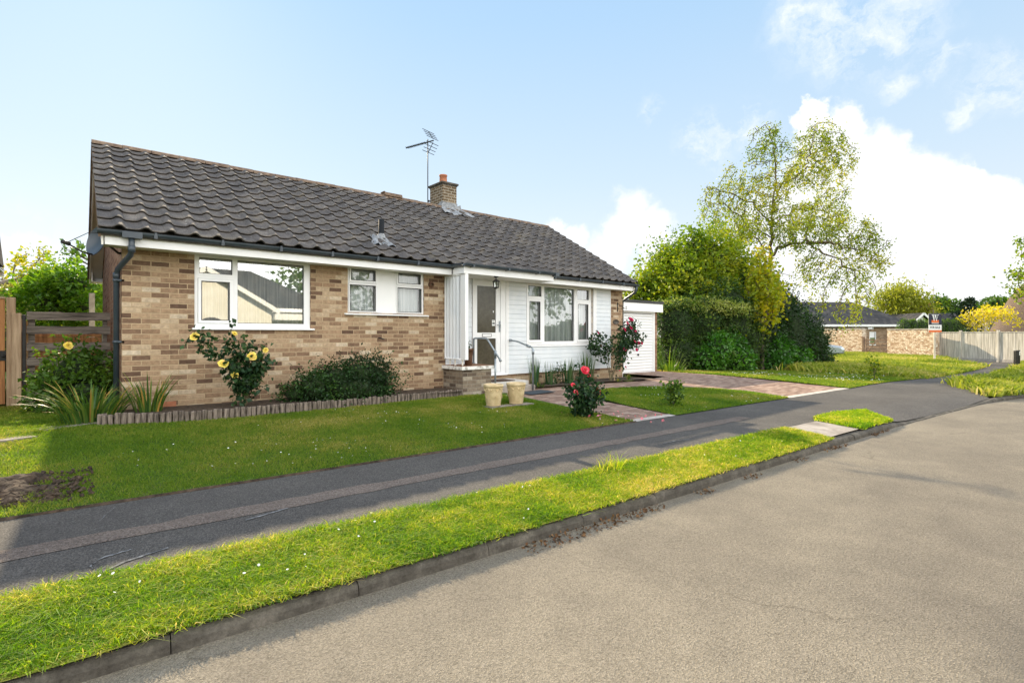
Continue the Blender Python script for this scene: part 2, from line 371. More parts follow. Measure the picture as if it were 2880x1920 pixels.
M['brick'] = brickmat('buff_stock_brick', .225, .075, .011, BR, (.52, .385, .24))
M['gbrick'] = brickmat('reddish_side_brick', .225, .075, .010, [(0, (.20, .10, .06)), (.5, (.33, .18, .11)), (1, (.42, .27, .18))], (.36, .27, .19))
M['chimbrick'] = brickmat('brown_chimney_brick', .215, .075, .012, [(0, (.12, .085, .05)), (.5, (.18, .13, .08)), (1, (.23, .17, .11))], (.48, .44, .36))
M['plinthbrick'] = brickmat('grey_buff_plinth_brick', .225, .075, .011, [(0, (.12, .09, .07)), (.35, (.22, .17, .125)), (.7, (.33, .27, .20)), (1, (.44, .39, .31))], (.30, .26, .20))
M['farbrick'] = brickmat('neighbour_brick', .225, .075, .012, [(0, (.20, .12, .075)), (.5, (.34, .22, .14)), (1, (.45, .33, .23))], (.40, .33, .25))
M['paver'] = brickmat('red_block_paving', .2, .1, .007, [(0, (.22, .14, .11)), (.4, (.30, .20, .155)), (.75, (.37, .26, .205)), (1, (.44, .33, .27))], (.20, .165, .13), .004, .9)
M['edging'] = pmat('pale_edging', (.36, .32, .28), (.52, .48, .43), 7., .92, .5, 60, .004)
M['white'] = pmat('white_paint', (.78, .78, .76), (.84, .84, .82), 3., .5)
def mk_tile():
    m, t = newmat('concrete_roof_tile'); co = t.coord(); tint = t.attr('tint')
    a = t.ramp(t.noise(co, 3.2, 6., .65), [(.3, (.058, .055, .055)), (.52, (.098, .089, .083)), (.72, (.165, .148, .132))])
    b = t.mix(1., a, t.ramp(tint, [(0, (.85, .85, .87)), (1, (1.14, 1.12, 1.08))]), 'MULTIPLY')
    fine = t.noise(co, 60., 4., .7)
    b = t.mix(1., b, t.ramp(fine, [(.3, (.5, .5, .5)), (.7, (1.6, 1.57, 1.52))]), 'MULTIPLY')
    sx = t.vm('MULTIPLY', co, (1.2, 3.2, 3.2))
    lich = t.ramp(t.noise(sx, 7., 5., .75), [(.635, (0, 0, 0)), (.69, (1, 1, 1))])
    b = t.mix(lich, b, (.55, .55, .51))
    moss = t.ramp(t.noise(co, 1.7, 4., .7), [(.58, (0, 0, 0)), (.7, (.55, .55, .55))])
    b = t.mix(moss, b, (.17, .14, .09))
    t.out(t.princ(Base_Color=b, Roughness=.82, Specular_IOR_Level=.3, Normal=t.bump(fine, .6, .006))); return m
M['tile'] = mk_tile()
def mk_glass(name, tintc, base=.10, k=2.2):
    m, t = newmat(name)
    fr = t.n('ShaderNodeFresnel', IOR=1.5).outputs[0]
    w = t.m('MINIMUM', t.m('ADD', t.m('MULTIPLY', fr, k), base), .9)
    tr = t.n('ShaderNodeBsdfTransparent', Color=(*tintc, 1)).outputs[0]
    gl = t.n('ShaderNodeBsdfGlossy', Color=(.95, .97, .97, 1), Roughness=.01).outputs[0]
    t.out(t.n('ShaderNodeMixShader', i0=w, i1=tr, i2=gl).outputs[0]); return m
M['glass'] = mk_glass('window_glass', (.93, .96, .95), .34, 2.5)
M['glass3'] = mk_glass('lounge_window_glass', (.93, .96, .95), .12, 2.0)
M['glass2'] = mk_glass('bedroom_window_glass', (.93, .96, .95), .05, 1.6)
def mk_doorglass():
    m, t = newmat('brown_obscure_glass'); co = t.coord()
    v = t.n('ShaderNodeTexVoronoi', Vector=co, Scale=55.).outputs[0]
    c = t.ramp(t.noise(co, 9., 5., .7), [(.35, (.055, .045, .03)), (.62, (.085, .072, .05)), (.78, (.20, .18, .15))])
    t.out(t.princ(Base_Color=c, Roughness=.16, Specular_IOR_Level=.9, Normal=t.bump(v, .12, .002))); return m
M['doorglass'] = mk_doorglass()
def mk_net():
    m, t = newmat('net_curtain'); co = t.coord()
    st = t.noise(t.vm('MULTIPLY', co, (26, 1, .4)), 1.6, 3.)
    c = t.ramp(st, [(.3, (.70, .76, .78)), (.7, (.93, .95, .95))])
    d = t.n('ShaderNodeBsdfDiffuse', Color=c).outputs[0]; tr = t.n('ShaderNodeBsdfTransparent').outputs[0]
    al = t.m('ADD', .55, t.m('MULTIPLY', st, .55))
    t.out(t.n('ShaderNodeMixShader', i0=al, i1=tr, i2=d).outputs[0]); return m
M['net'] = mk_net()
def mk_asphalt(name, dark, mid, light, sc=130., bump=.9, bd=.012, patch=1., band=None, lo=.62, hi=1.22):
    m, t = newmat(name); co = t.coord()
    v = t.n('ShaderNodeTexVoronoi', {'feature': 'F1'}, Vector=co, Scale=sc, Randomness=1.)
    sp = t.ramp(v.outputs[1], [(0, dark), (.45, mid), (1, light)])
    n1 = t.noise(co, sc*.42, 4., .75); n2 = t.noise(co, .55, 5., .6); n3 = t.noise(co, 3.3, 4., .6)
    c = t.mix(1., sp, t.ramp(n1, [(.28, (lo, lo, lo*1.01)), (.5, (1., 1., 1.)), (.75, (hi, hi*.985, hi*.96))]), 'MULTIPLY')
    c = t.mix(patch, c, t.ramp(n2, [(.32, (.78, .77, .77)), (.7, (1.14, 1.13, 1.1))]), 'MULTIPLY')
    c = t.mix(patch, c, t.ramp(n3, [(.3, (.9, .9, .9)), (.7, (1.08, 1.08, 1.07))]), 'MULTIPLY')
    pit = t.ramp(t.noise(t.vm('MULTIPLY', co, (1., 2.2, 1.)), 34., 3., .6), [(.30, (.55, .54, .53)), (.40, (1., 1., 1.))]); c = t.mix(.8, c, pit, 'MULTIPLY')
    if band:
        sp_ = t.n('ShaderNodeSeparateXYZ', Vector=co); q = t.m('ADD', t.m('ADD', sp_.outputs[1], t.m('MULTIPLY', sp_.outputs[0], .075)), band)
        q = t.m('ADD', q, t.m('MULTIPLY', t.m('SUBTRACT', n3, .5), .5)); w = t.m('SUBTRACT', 1., t.m('MINIMUM', t.m('MULTIPLY', t.m('ABSOLUTE', q), 3.2), 1.))
        w = t.m('MULTIPLY', w, t.m('ADD', .25, t.m('MULTIPLY', n1, .9))); c = t.mix(w, c, (.13, .115, .095, 1))
        cr = t.n('ShaderNodeTexVoronoi', {'feature': 'DISTANCE_TO_EDGE'}, Vector=t.vm('ADD', co, t.vm('MULTIPLY', t.n('ShaderNodeTexNoise', Vector=co, Scale=2.2, Detail=5.).outputs[1], (.9, .9, 0))), Scale=.33).outputs[0]
        ck = t.ramp(cr, [(.0, (.5, .48, .46)), (.006, (1, 1, 1))]); c = t.mix(t.m('MULTIPLY', t.ramp(n2, [(.45, (0, 0, 0)), (.6, (1, 1, 1))]), .7), c, t.mix(1., c, ck, 'MULTIPLY'))
    h = t.m('ADD', t.m('MULTIPLY', v.outputs[0], 1.), t.m('MULTIPLY', n1, 1.2))
    t.out(t.princ(Base_Color=c, Roughness=.88, Specular_IOR_Level=.3, Normal=t.bump(h, bump, bd))); return m
M['road'] = mk_asphalt('worn_chipped_asphalt', (.155, .136, .106), (.228, .20, .157), (.325, .288, .234), 150., .8, .010, band=8.62, lo=.68, hi=1.18)
M['tarmac'] = mk_asphalt('dark_pavement_tarmac', (.042, .039, .036), (.082, .076, .071), (.175, .163, .15), 150., .6, .006)
M['trench'] = mk_asphalt('pinkish_trench_patch', (.085, .066, .055), (.175, .14, .12), (.28, .235, .205), 110., .8, .01)
def mk_kerb():
    m, t = newmat('concrete_kerb'); co = t.coord()
    c = t.ramp(t.noise(co, 6., 7., .7), [(.3, (.055, .048, .04)), (.5, (.10, .09, .075)), (.72, (.19, .17, .143))])
    c = t.mix(1., c, t.ramp(t.noise(co, 70., 4., .7), [(.3, (.72, .72, .72)), (.7, (1.16, 1.16, 1.15))]), 'MULTIPLY')
    t.out(t.princ(Base_Color=c, Roughness=.9, Specular_IOR_Level=.2, Normal=t.bump(t.noise(co, 60., 5., .7), .8, .008))); return m
M['kerb'] = mk_kerb()
def mk_turf(name, a, b, c3):
    m, t = newmat(name); co = t.coord()
    c = t.ramp(t.noise(co, 1.3, 6., .7), [(.3, a), (.52, b), (.75, c3)])
    c = t.mix(1., c, t.ramp(t.noise(co, 90., 3., .7), [(.3, (.5, .5, .5)), (.7, (1.3, 1.3, 1.3))]), 'MULTIPLY')
    t.out(t.princ(Base_Color=c, Roughness=.95, Specular_IOR_Level=.1, Normal=t.bump(t.noise(co, 60., 3.), 1., .02))); return m
M['turf'] = mk_turf('lawn_turf', (.05, .10, .014), (.085, .14, .022), (.16, .165, .05))
M['drygrass'] = mk_turf('verge_turf', (.12, .17, .02), (.22, .23, .04), (.34, .28, .10))
def mk_stonewall():
    m, t = newmat('rubble_stone'); uv = t.coord('UV'); sc = t.vm('MULTIPLY', uv, (6.5, 12.5, 1))
    nz = t.n('ShaderNodeTexNoise', Vector=uv, Scale=6., Detail=2.).outputs[1]
    sc = t.vm('ADD', sc, t.vm('MULTIPLY', nz, (.7, .7, 0)))
    v = t.n('ShaderNodeTexVoronoi', {'voronoi_dimensions': '2D'}, Vector=sc, Scale=1.); e = t.n('ShaderNodeTexVoronoi', {'voronoi_dimensions': '2D', 'feature': 'DISTANCE_TO_EDGE'}, Vector=sc, Scale=1.).outputs[0]
    c = t.ramp(t.n('ShaderNodeSeparateColor', i0=v.outputs[1]).outputs[0], [(0, (.36, .21, .13)), (.2, (.52, .36, .24)), (.55, (.70, .54, .40)), (1, (.86, .76, .62))])
    k = t.ramp(e, [(.02, (0, 0, 0)), (.1, (1, 1, 1))]); col = t.mix(k, (.50, .38, .27), c)
    t.out(t.princ(Base_Color=col, Roughness=.9, Specular_IOR_Level=.2, Normal=t.bump(k, 1., .04))); return m
M['rubble'] = mk_stonewall()
# foliage palettes: colours of leaves, by a random number each leaf carries
M['grass'] = leafmat('lawn_blades', [(0, (.060, .13, .012)), (.28, (.115, .215, .020)), (.55, (.20, .275, .035)), (.78, (.34, .315, .085)), (1, (.55, .45, .20))], .56, .55, .2)
M['vergegrass'] = leafmat('verge_blades', [(0, (.055, .14, .008)), (.3, (.145, .30, .012)), (.55, (.30, .41, .018)), (.78, (.48, .45, .06)), (1, (.80, .62, .30))], .56, .55, .2)
M['longgrass'] = leafmat('tall_wild_grass', [(0, (.11, .18, .02)), (.4, (.22, .29, .035)), (.75, (.37, .38, .08)), (1, (.56, .48, .22))], .45, .6, .2)
M['dark'] = leafmat('glossy_dark_leaf', [(0, (.008, .022, .008)), (.5, (.016, .045, .011)), (.85, (.04, .10, .018)), (1, (.12, .20, .03))], .25, .42, .28)
M['roseleaf'] = leafmat('rose_leaf', [(0, (.010, .030, .013)), (.5, (.02, .058, .022)), (1, (.06, .12, .035))], .3, .45, .3)
M['mid'] = leafmat('mid_green_leaf', [(0, (.035, .085, .012)), (.5, (.08, .165, .018)), (1, (.19, .28, .03))], .4, .45, .35)
M['laurel'] = leafmat('laurel_leaf', [(0, (.022, .088, .010)), (.5, (.055, .185, .016)), (1, (.15, .34, .035))], .35, .3, .55)
M['lime'] = leafmat('sunlit_lime_leaf', [(0, (.06, .14, .010)), (.4, (.16, .25, .014)), (.75, (.32, .35, .02)), (1, (.50, .44, .04))], .5, .45, .35)
M['fresh'] = leafmat('fresh_lime_leaf', [(0, (.045, .12, .010)), (.5, (.12, .25, .018)), (.85, (.26, .38, .035)), (1, (.40, .44, .06))], .5, .4, .4)
M['sun_creamtip'] = leafmat('sun_toned_cream_leaf', [(0, (.05, .11, .018)), (.4, (.16, .25, .045)), (.75, (.40, .43, .12)), (1, (.66, .60, .30))], .45, .5, .3)  # cream leaf tips, brightened to paint in sun on the hedge top
M['gold'] = leafmat('golden_leaf', [(0, (.12, .22, .012)), (.4, (.26, .33, .016)), (.75, (.45, .42, .02)), (.93, (.55, .40, .03)), (1, (.55, .22, .04))], .5, .45, .35)
M['olive'] = leafmat('olive_cream_leaf', [(0, (.025, .06, .014)), (.5, (.055, .11, .022)), (.82, (.11, .16, .035)), (.95, (.34, .34, .13)), (1, (.60, .52, .26))], .4, .5, .3)
M['willow'] = leafmat('pale_weeping_leaf', [(0, (.14, .18, .02)), (.5, (.27, .30, .03)), (1, (.44, .42, .07))], .5, .5, .3)
M['airy'] = leafmat('airy_tree_leaf', [(0, (.075, .145, .008)), (.45, (.21, .28, .010)), (.8, (.44, .42, .012)), (1, (.54, .44, .015))], .45, .45, .35)
M['conifer'] = leafmat('blue_green_needles', [(0, (.014, .034, .017)), (.6, (.03, .062, .03)), (1, (.06, .10, .045))], .2, .6, .2)
M['redleaf'] = leafmat('crimson_leaf', [(0, (.10, .008, .014)), (.5, (.22, .016, .025)), (1, (.40, .05, .06))], .45, .45, .35)
M['yellowshrub'] = leafmat('yellow_orange_leaf', [(0, (.30, .30, .02)), (.5, (.58, .50, .03)), (.85, (.75, .58, .06)), (1, (.82, .62, .2))], .45, .5, .3)
M['strap'] = leafmat('strap_leaf', [(0, (.035, .095, .018)), (.5, (.09, .18, .03)), (.8, (.20, .26, .05)), (1, (.52, .30, .08))], .35, .45, .4)
M['iris'] = leafmat('iris_leaf', [(0, (.02, .07, .028)), (.6, (.045, .115, .04)), (1, (.11, .16, .05))], .3, .45, .4)
M['palegrass'] = leafmat('pale_ornamental_grass', [(0, (.24, .26, .08)), (.5, (.44, .43, .16)), (1, (.62, .57, .28))], .4, .6, .2)
M['petal_y'] = leafmat('yellow_petal', [(0, (.86, .66, .10)), (.5, (.90, .76, .17)), (1, (.90, .64, .20))], .12, .6, .2)
M['petal_r'] = leafmat('coral_red_petal', [(0, (.62, .02, .05)), (.5, (.78, .05, .09)), (1, (.88, .30, .34))], .15, .6, .2)
M['petal_f'] = leafmat('fallen_pink_petal', [(0, (.72, .12, .22)), (1, (.85, .34, .42))], .3, .6, .2)
M['petal_p'] = leafmat('magenta_petal', [(0, (.42, .006, .08)), (.5, (.58, .014, .12)), (1, (.72, .06, .2))], .35, .6, .2)
M['daisy'] = leafmat('white_petal', [(0, (.75, .74, .70)), (1, (.86, .86, .84))], .2, .7, .1)
M['litter'] = leafmat('dead_leaf', [(0, (.07, .035, .018)), (.6, (.16, .085, .04)), (1, (.26, .16, .08))], .1, .8, .2)
# ------------------------------------------------------------------ ground
def flat(z): return lambda x, y: np.full(np.shape(x), z)
KERB = [(-30, -4.4), (-12, -5.25), (-6, -5.78), (-.6, -6.09), (2.1, -6.25), (4.7, -6.40), (7., -6.50), (9.4, -6.61), (10.6, -6.70), (12.5, -6.86), (14.9, -7.09), (16.8, -7.50), (20, -8.3), (26, -10.2), (40, -15.5), (75, -30)]
def offs(L, d):
    L = [np.array(p, float) for p in L]; out = []
    for i, p in enumerate(L):
        q = L[min(i+1, len(L)-1)]-L[max(i-1, 0)]; q = q/np.linalg.norm(q); out.append(p+np.array([-q[1], q[0]])*d)
    return out
mb = MB(); mb.quad((-260, -260, -.64), (260, -260, -.64), (260, 260, -.64), (-260, 260, -.64)); struct(mb.build('ground', M['turf']), 'green open ground reaching out to the horizon')
strip('road', offs(KERB, -.0), offs(KERB, -6.4), M['road'], 8, 0, 4, 'worn tan asphalt road running past the kerb', flat(-.475))
far = offs(KERB, -6.4); strip('far_verge', far, offs(KERB, -7.6), M['drygrass'], 3, 0, 2, 'grass verge along the opposite side of the road', flat(-.42))
strip('far_pavement', offs(KERB, -7.6), offs(KERB, -9.2), M['tarmac'], 3, 0, 2, 'pavement on the opposite side of the road', flat(-.41))
strip('opposite_lawn', offs(KERB, -9.2), offs(KERB, -40), M['turf'], 3, 0, 2, 'lawns in front of the houses opposite', flat(-.40))
XS = [-30, -14, -6, -3, -1, 0, 1.5, 3, 4.5, 6.2]
LE = lambda x: (x, -3.74-.057*x)
strip('front_lawn', [LE(x) for x in XS], [(x, -.9 if x > -.5 else 1.2 if x > -2 else 2.4) for x in XS], M['turf'], 10, .018, 4, 'long mown front lawn between house border and pavement', wav=0)
strip('side_lawn', [(-30, 2.3), (-1.7, 1.1), (-.4, -.9)], [(-30, 40), (-1.2, 12), (0.1, 12)], M['turf'], 8, -.012, 6, 'shaded grass beside the gable wall and side fence')
strip('back_garden', [(0, 6), (30, 3)], [(0, 44), (60, 44)], M['turf'], 6, -.02, 4, 'grass behind the bungalow')
YP = lambda x: -3.74-.057*x
PX = [-30, -12, -5, -2, 0, 2, 4, 6, 8, 10, 11, 13, 14.5]
PI_ = [(x, YP(x)) for x in PX[:13]]+[(17.6, -4.62), (22.2, -4.95), (29.2, -5.0), (33, -4.3), (42, -1.9)]
PO = [(x, -5.33-.072*x) for x in PX[:8]]+[(8.0, -5.84), (9.6, -6.52), (10.4, -6.62), (14.9, -7.02), (15.4, -7.08), (18.2, -5.95), (22.2, -6.0), (29, -6.0), (34, -5.95), (42, -5.0)]
strip('pavement', PI_, PO, M['tarmac'], 8, 0., 4, 'dark grey tarmac pavement crossing in front of the lawns')
TP = [-30, -12, -5, -2, 0, 1, 2, 3, 4, 5, 6, 7, 8]
tw = [(.11+.02*math.sin(x*2.1)) for x in TP]
strip('trench_patch', [(x, -4.60-.05*x-w) for x, w in zip(TP, tw)], [(x, -4.60-.05*x+w) for x, w in zip(TP, tw)], M['trench'], 3, .004, 6, 'long rough pinkish patched strip along the middle of the pavement', wav=.012)
VX = [-30, -12, -5, -2, 0, 2, 4, 6, 7.45]
strip('verge', [(x, -5.33-.072*x) for x in VX], [(-30, -4.33), (-12, -5.19), (-5, -5.79), (-2, -5.985), (0, -6.097), (2, -6.219), (4, -6.322), (6, -6.422), (7.45, -6.492)], M['drygrass'], 6, .014, 5, 'sunlit grass verge between pavement and kerb', wav=.012)
strip('verge_island', [(8.42, -5.92), (8.9, -5.76), (9.6, -5.80), (10.3, -6.04)], [(8.5, -6.51), (9.0, -6.53), (9.6, -6.56), (9.95, -6.58)], M['drygrass'], 5, .014, 5, 'small separate patch of verge grass beyond the concrete slab', wav=.015)
strip('crossing_slab', [(7.45, -5.85), (8.42, -5.92)], [(7.45, -6.42), (8.5, -6.48)], M['slab'], 4, .012, 5, 'pale concrete slab let into the verge by the kerb')
# brick drive and path, right-hand lawns
strip('driveway', [(6.06, -.02), (6.06, -1.7), (6.15, -3.0), (6.26, YP(6.26)+.14)], [(7.3, -.02), (7.3, -1.7), (7.3, -2.6), (7.25, YP(7.25)+.14)], M['paver'], 6, .004, 6, 'narrow red block paved path from pavement to front door')
strip('brick_drive', [(7.3, -.6), (9, -.6), (11.3, -.6), (12.9, -.3), (12.95, 1.36)], [(7.3, -1.95), (8.2, -2.4), (10.4, -3.2), (11.3, YP(11.3)+.14), (14.46, YP(14.46)+.14)], M['paver'], 10, .004, 8, 'red block paved driveway fanning out from the garage')
strip('drive_corner', [(12.95, 1.36), (15.3, 1.75)], [(14.46, YP(14.46)+.14), (14.48, YP(14.48)+.14)], M['paver'], 10, .004, 6)
strip('edging', [(6.24, YP(6.24)+.14), (7.27, YP(7.27)+.14)], [(6.24, YP(6.24)), (7.27, YP(7.27))], M['edging'], 2, .006, 6, 'pale edging where the path meets the pavement')
strip('drive_edging', [(11.28, YP(11.28)+.16), (14.5, YP(14.5)+.16)], [(11.28, YP(11.28)), (14.5, YP(14.5))], M['edging'], 2, .006, 6, 'pale edging where the driveway meets the pavement')
LAWN2 = [(7.27, YP(7.27)+.01), (7.33, -3.0), (7.5, -2.2), (7.83, -1.81), (8.3, -1.58), (8.84, -1.46), (9.62, -1.58), (10.4, -1.9), (11.2, -2.65), (11.5, -3.4), (11.3, YP(11.3)+.01)]
strip('island_lawn', [(7.27, YP(7.27)), (7.33, -3.0), (7.5, -2.2), (7.83, -1.81), (8.3, -1.58), (8.84, -1.46)], [(11.3, YP(11.3)), (11.5, -3.4), (11.2, -2.65), (10.4, -1.9), (9.62, -1.58), (8.9, -1.45)], M['turf'], 10, .012, 4, 'small lawn between the path and the driveway', wav=0)
strip('hedge_lawn', [(15.2, 3.), (14.95, -2.7), (14.5, YP(14.5)), (17.6, -4.62), (22.2, -4.95), (29.2, -5.05), (33, -4.35), (42, -1.95)], [(15.4, 9), (18, 9), (22, 9), (26, 9), (30, 9), (34, 9), (38, 9), (44, 9)], M['turf'], 10, .012, 5, 'grass from the hedge across to the far walls')
strip('corner_grass', [(15.45, -7.02), (16.6, -6.62), (18.25, -5.93), (22.2, -6.0), (29, -6.0), (34, -5.95), (42, -5.0)], [(15.6, -7.03), (16.8, -7.40), (20, -8.2), (26, -10.1), (34, -12.8), (40, -15.4), (60, -24)], M['drygrass'], 8, .012, 5, 'unmown grass on the road corner round the black bollard')
strip('far_road', [(33.1, -4.2), (42, -1.9), (60, 3)], [(34.5, -5.9), (42, -4.9), (60, -1)], M['tarmac'], 4, .012, 4, 'lane surface turning off past the grey fence')
strip('flower_bed', [(-.22, -.05), (1, -.05), (3, -.05), (5.25, -.05)], [(-.25, -.75), (.7, -.99), (2.75, -.97), (5.2, -.84)], M['soil'], 6, .11, 10, 'bare soil border along the foot of the brick wall', wav=.01)
strip('door_bed', [(7.2, -.03), (9, -.03), (11.3, -.03)], [(7.2, -.66), (9, -.75), (11.5, -.9)], M['soil'], 6, .05, 10, 'soil border under the white cladding', wav=.02)
# dug soil patch, with clods
mb = MB(); vs = []; nx, ny = 40, 34
for j in range(ny+1):
    for i in range(nx+1):
        x = -2.6+2.35*i/nx; y = -3.62+1.0*j/ny; e = min((1-abs(2*j/ny-1))*3, 1.)*min((1-i/nx)*4, 1.)
        w = .35*math.sin(x*3.1)+.3*math.sin(x*7.3+1); y += .05*math.sin(x*5)
        vs.append((x, y, g1(x, y)-.02+e*(.025+.10*max(0, vnoise(x, y, 9., 4)-.35)+.05*vnoise(x, y, 22., 6)*rnd(.6, 1.3))))
mb.add(vs, [(j*(nx+1)+i, j*(nx+1)+i+1, (j+1)*(nx+1)+i+1, (j+1)*(nx+1)+i) for j in range(ny) for i in range(nx)])
for _ in range(900):
    x = rnd(-2.5, -.38); y = rnd(-3.55, -2.72)+.05*math.sin(x*5)
    s_ = rnd(.008, .03)*rnd(.6, 1.2); zc = g1(x, y)+.035+.05*max(0, vnoise(x, y, 9., 4)-.35); q = Euler((rnd(0, 6), rnd(0, 6), rnd(0, 6))).to_matrix()
    pts = [Vector((1, 0, 0)), Vector((-.9, .2, 0)), Vector((0, 1, .2)), Vector((.1, -1, 0)), Vector((0, .2, .9)), Vector((.2, 0, -.8))]
    mb.add([q @ (p_*s_*rnd(.7, 1.2))+Vector((x, y, zc)) for p_ in pts], [(0, 2, 4), (2, 1, 4), (1, 3, 4), (3, 0, 4), (2, 0, 5), (1, 2, 5), (3, 1, 5), (0, 3, 5)])
o = struct(mb.build('soil_patch', M['soil']), 'patch of freshly dug crumbly soil at the lawn corner by the pavement')
# kerb: stones 0.915 m long, chamfered, with open joints; dropped at the driveway
kp = offs(KERB, 0); seg = [np.linalg.norm(kp[i+1]-kp[i]) for i in range(len(kp)-1)]; cum = np.concatenate([[0], np.cumsum(seg)])
def kpt(s):
    i = int(np.clip(np.searchsorted(cum, s)-1, 0, len(seg)-1)); f = (s-cum[i])/seg[i]; p = kp[i]+(kp[i+1]-kp[i])*f; d = (kp[i+1]-kp[i])/seg[i]; return p, d
mb = MB(); s = 18.0
while s < cum[-1]-2:
    a, d = kpt(s+.002); b, d2 = kpt(s+.912); t0 = random.random()
    def hgt(x): return np.interp(x, [-50, 9.4, 10.5, 14.2, 15.6, 80], [.078, .078, .02, .02, .078, .078])
    n = np.array([-d[1], d[0]]); vs = []
    jz = rnd(-.005, .005); jo = rnd(-.006, .006)
    for k in range(4):
        p = a+(b-a)*k/3+n*jo; h = float(hgt(p[0]))+jz; ch = min(.035, h*.6)
        for q, z in ((-.012, -.08), (.0, h-ch), (.012, h-ch*.32), (.042, h), (.125, h), (.125, -.08)):
            vs.append((*(p+n*(q+rnd(-.003, .003))), -.475+z+(rnd(-.003, .003) if z > 0 else 0)))
    fs = [(k*6+i, k*6+i+1, (k+1)*6+i+1, (k+1)*6+i) for k in range(3) for i in range(5)]+[(0, 1, 2, 3, 4, 5), (23, 22, 21, 20, 19, 18)]
    mb.add(vs, fs, t0); s += .915
struct(mb.build('kerb', M['kerb']), 'weathered concrete kerb, dropped in front of the driveway')

mb = MB(); xs = np.arange(-30, 6.3, .12); rim = [(x, YP(x)+rnd(-.006, .008), YP(x)-rnd(.004, .02)) for x in xs]
for (x0, u0, w0), (x1, u1, w1) in zip(rim[:-1], rim[1:]): mb.quad((x0, w0, g1(x0, w0)+.001), (x1, w1, g1(x1, w1)+.001), (x1, u1, g1(x1, u1)+.021), (x0, u0, g1(x0, u0)+.021))
struct(mb.build('lawn_edge', M['soil']), 'dark cut soil edge of the front lawn along the pavement')

for k_, L_ in enumerate(([(-.43, -5.27), (-.27, -5.15), (-.05, -5.07)], [(-.23, -4.95), (-.37, -4.99), (-.44, -5.08), (-.40, -5.20)], [(.78, -4.78), (.46, -4.86)], [(5.16, -5.30), (5.47, -5.33), (5.65, -5.41)], [(-.26, -3.86), (-.38, -4.2)])):
    strip('chalk_mark', [(x, y+.010+.006*(i % 2)) for i, (x, y) in enumerate(L_)], [(x, y-.006) for x, y in L_], M['chalk'], 1, .005, 6, 'faint pale scuff mark on the pavement tarmac' if k_ == 0 else None, wav=.004)
# ------------------------------------------------------------------ the bungalow
H = thing('bungalow', 'long single storey brick bungalow with dark tiled roof and white cladding', 'bungalow')
def wallrects(mb, x0, x1, z0, z1, holes, y=0., depth=.12):
    xs = sorted({x0, x1, *[h[0] for h in holes], *[h[1] for h in holes]}); zs = sorted({z0, z1, *[h[2] for h in holes], *[h[3] for h in holes]})
    for i in range(len(xs)-1):
        for j in range(len(zs)-1):
            cx, cz = (xs[i]+xs[i+1])/2, (zs[j]+zs[j+1])/2
            if any(h[0] < cx < h[1] and h[2] < cz < h[3] for h in holes): continue
            mb.quad((xs[i], y, zs[j]), (xs[i+1], y, zs[j]), (xs[i+1], y, zs[j+1]), (xs[i], y, zs[j+1]))
    for a, b, c, d in holes:
        mb.quad((a, y, c), (a, y+depth, c), (a, y+depth, d), (a, y, d)); mb.quad((b, y, c), (b, y, d), (b, y+depth, d), (b, y+depth, c))
        mb.quad((a, y, c), (b, y, c), (b, y+depth, c), (a, y+depth, c)); mb.quad((a, y, d), (a, y+depth, d), (b, y+depth, d), (b, y, d))
W1 = (.878, 2.603, 1.145, 2.285); W2 = (3.265, 4.845, 1.445, 2.285); W3 = (7.62, 9.93, .79, 2.25); DR = (6.02, 6.94, .16, 2.272)
mb = MB(); wallrects(mb, 0, 11.2, -.5, 2.30, [W1, W2, W3, DR]); mb.build('front_wall', M['brick'], H, recalc=False)
for x in (0, 11.2): MB().add([(x, 0, -.5), (x, 6.2, -.5), (x, 6.2, 2.35), (x, 3.1, 4.36), (x, 0, 2.35)], [(0, 1, 2, 3, 4) if x == 0 else (4, 3, 2, 1, 0)]).build('gable_wall', M['gbrick'], H)
mb = MB(); mb.quad((0, 6.2, -.5), (11.2, 6.2, -.5), (11.2, 6.2, 2.3), (0, 6.2, 2.3)); mb.quad((0, 2.6, 0), (11.2, 2.6, 0), (11.2, 2.6, 2.3), (0, 2.6, 2.3))
mb.quad((0, 0.02, .02), (11.2, .02, .02), (11.2, 6.2, .02), (0, 6.2, .02)); mb.quad((0, 0.02, 2.3), (11.2, .02, 2.3), (11.2, 6.2, 2.3), (0, 6.2, 2.3)); mb.build('inner_walls', M['cream'], H)
# roof: deck prism + individually laid tiles
X0, X1 = -.27, 11.30; EY, EZ = -.42, 2.44; RY, RZ = 3.1, 4.53
SL = math.hypot(RY-EY, RZ-EZ); ct, st = (RY-EY)/SL, (RZ-EZ)/SL
def rp(x, s, n): return (x, EY+s*ct-n*st, EZ+s*st+n*ct)
mb = MB(); mb.prism([(EY+.03, EZ-.02), (RY, RZ-.02), (6.62, EZ-.02), (6.62, EZ-.09), (RY, RZ-.09), (EY+.03, EZ-.09)], 'x', X0+.03, X1-.03)
for k in range(13):  # rear slope courses
    a, b = k/13, (k+1)/13; y0, z0 = 6.66-(3.56)*a, EZ+(RZ-EZ)*a; y1, z1 = 6.66-3.56*b, EZ+(RZ-EZ)*b
    mb.add([(X0, y0+.02, z0+.045), (X1, y0+.02, z0+.045), (X1, y1, z1+.012), (X0, y1, z1+.012), (X0, y0+.02, z0+.015), (X1, y0+.02, z0+.015)], [(0, 1, 2, 3), (0, 4, 5, 1)])
NR = 13; g = SL/NR; CW = .2893; NC = int(round((X1-X0)/CW)); CW = (X1-X0)/NC
prof = [(0, .004), (.05, .0), (.3, -.003), (.50, .004), (.58, .018), (.66, .036), (.76, .043), (.86, .036), (.94, .016), (1.0, .004)]
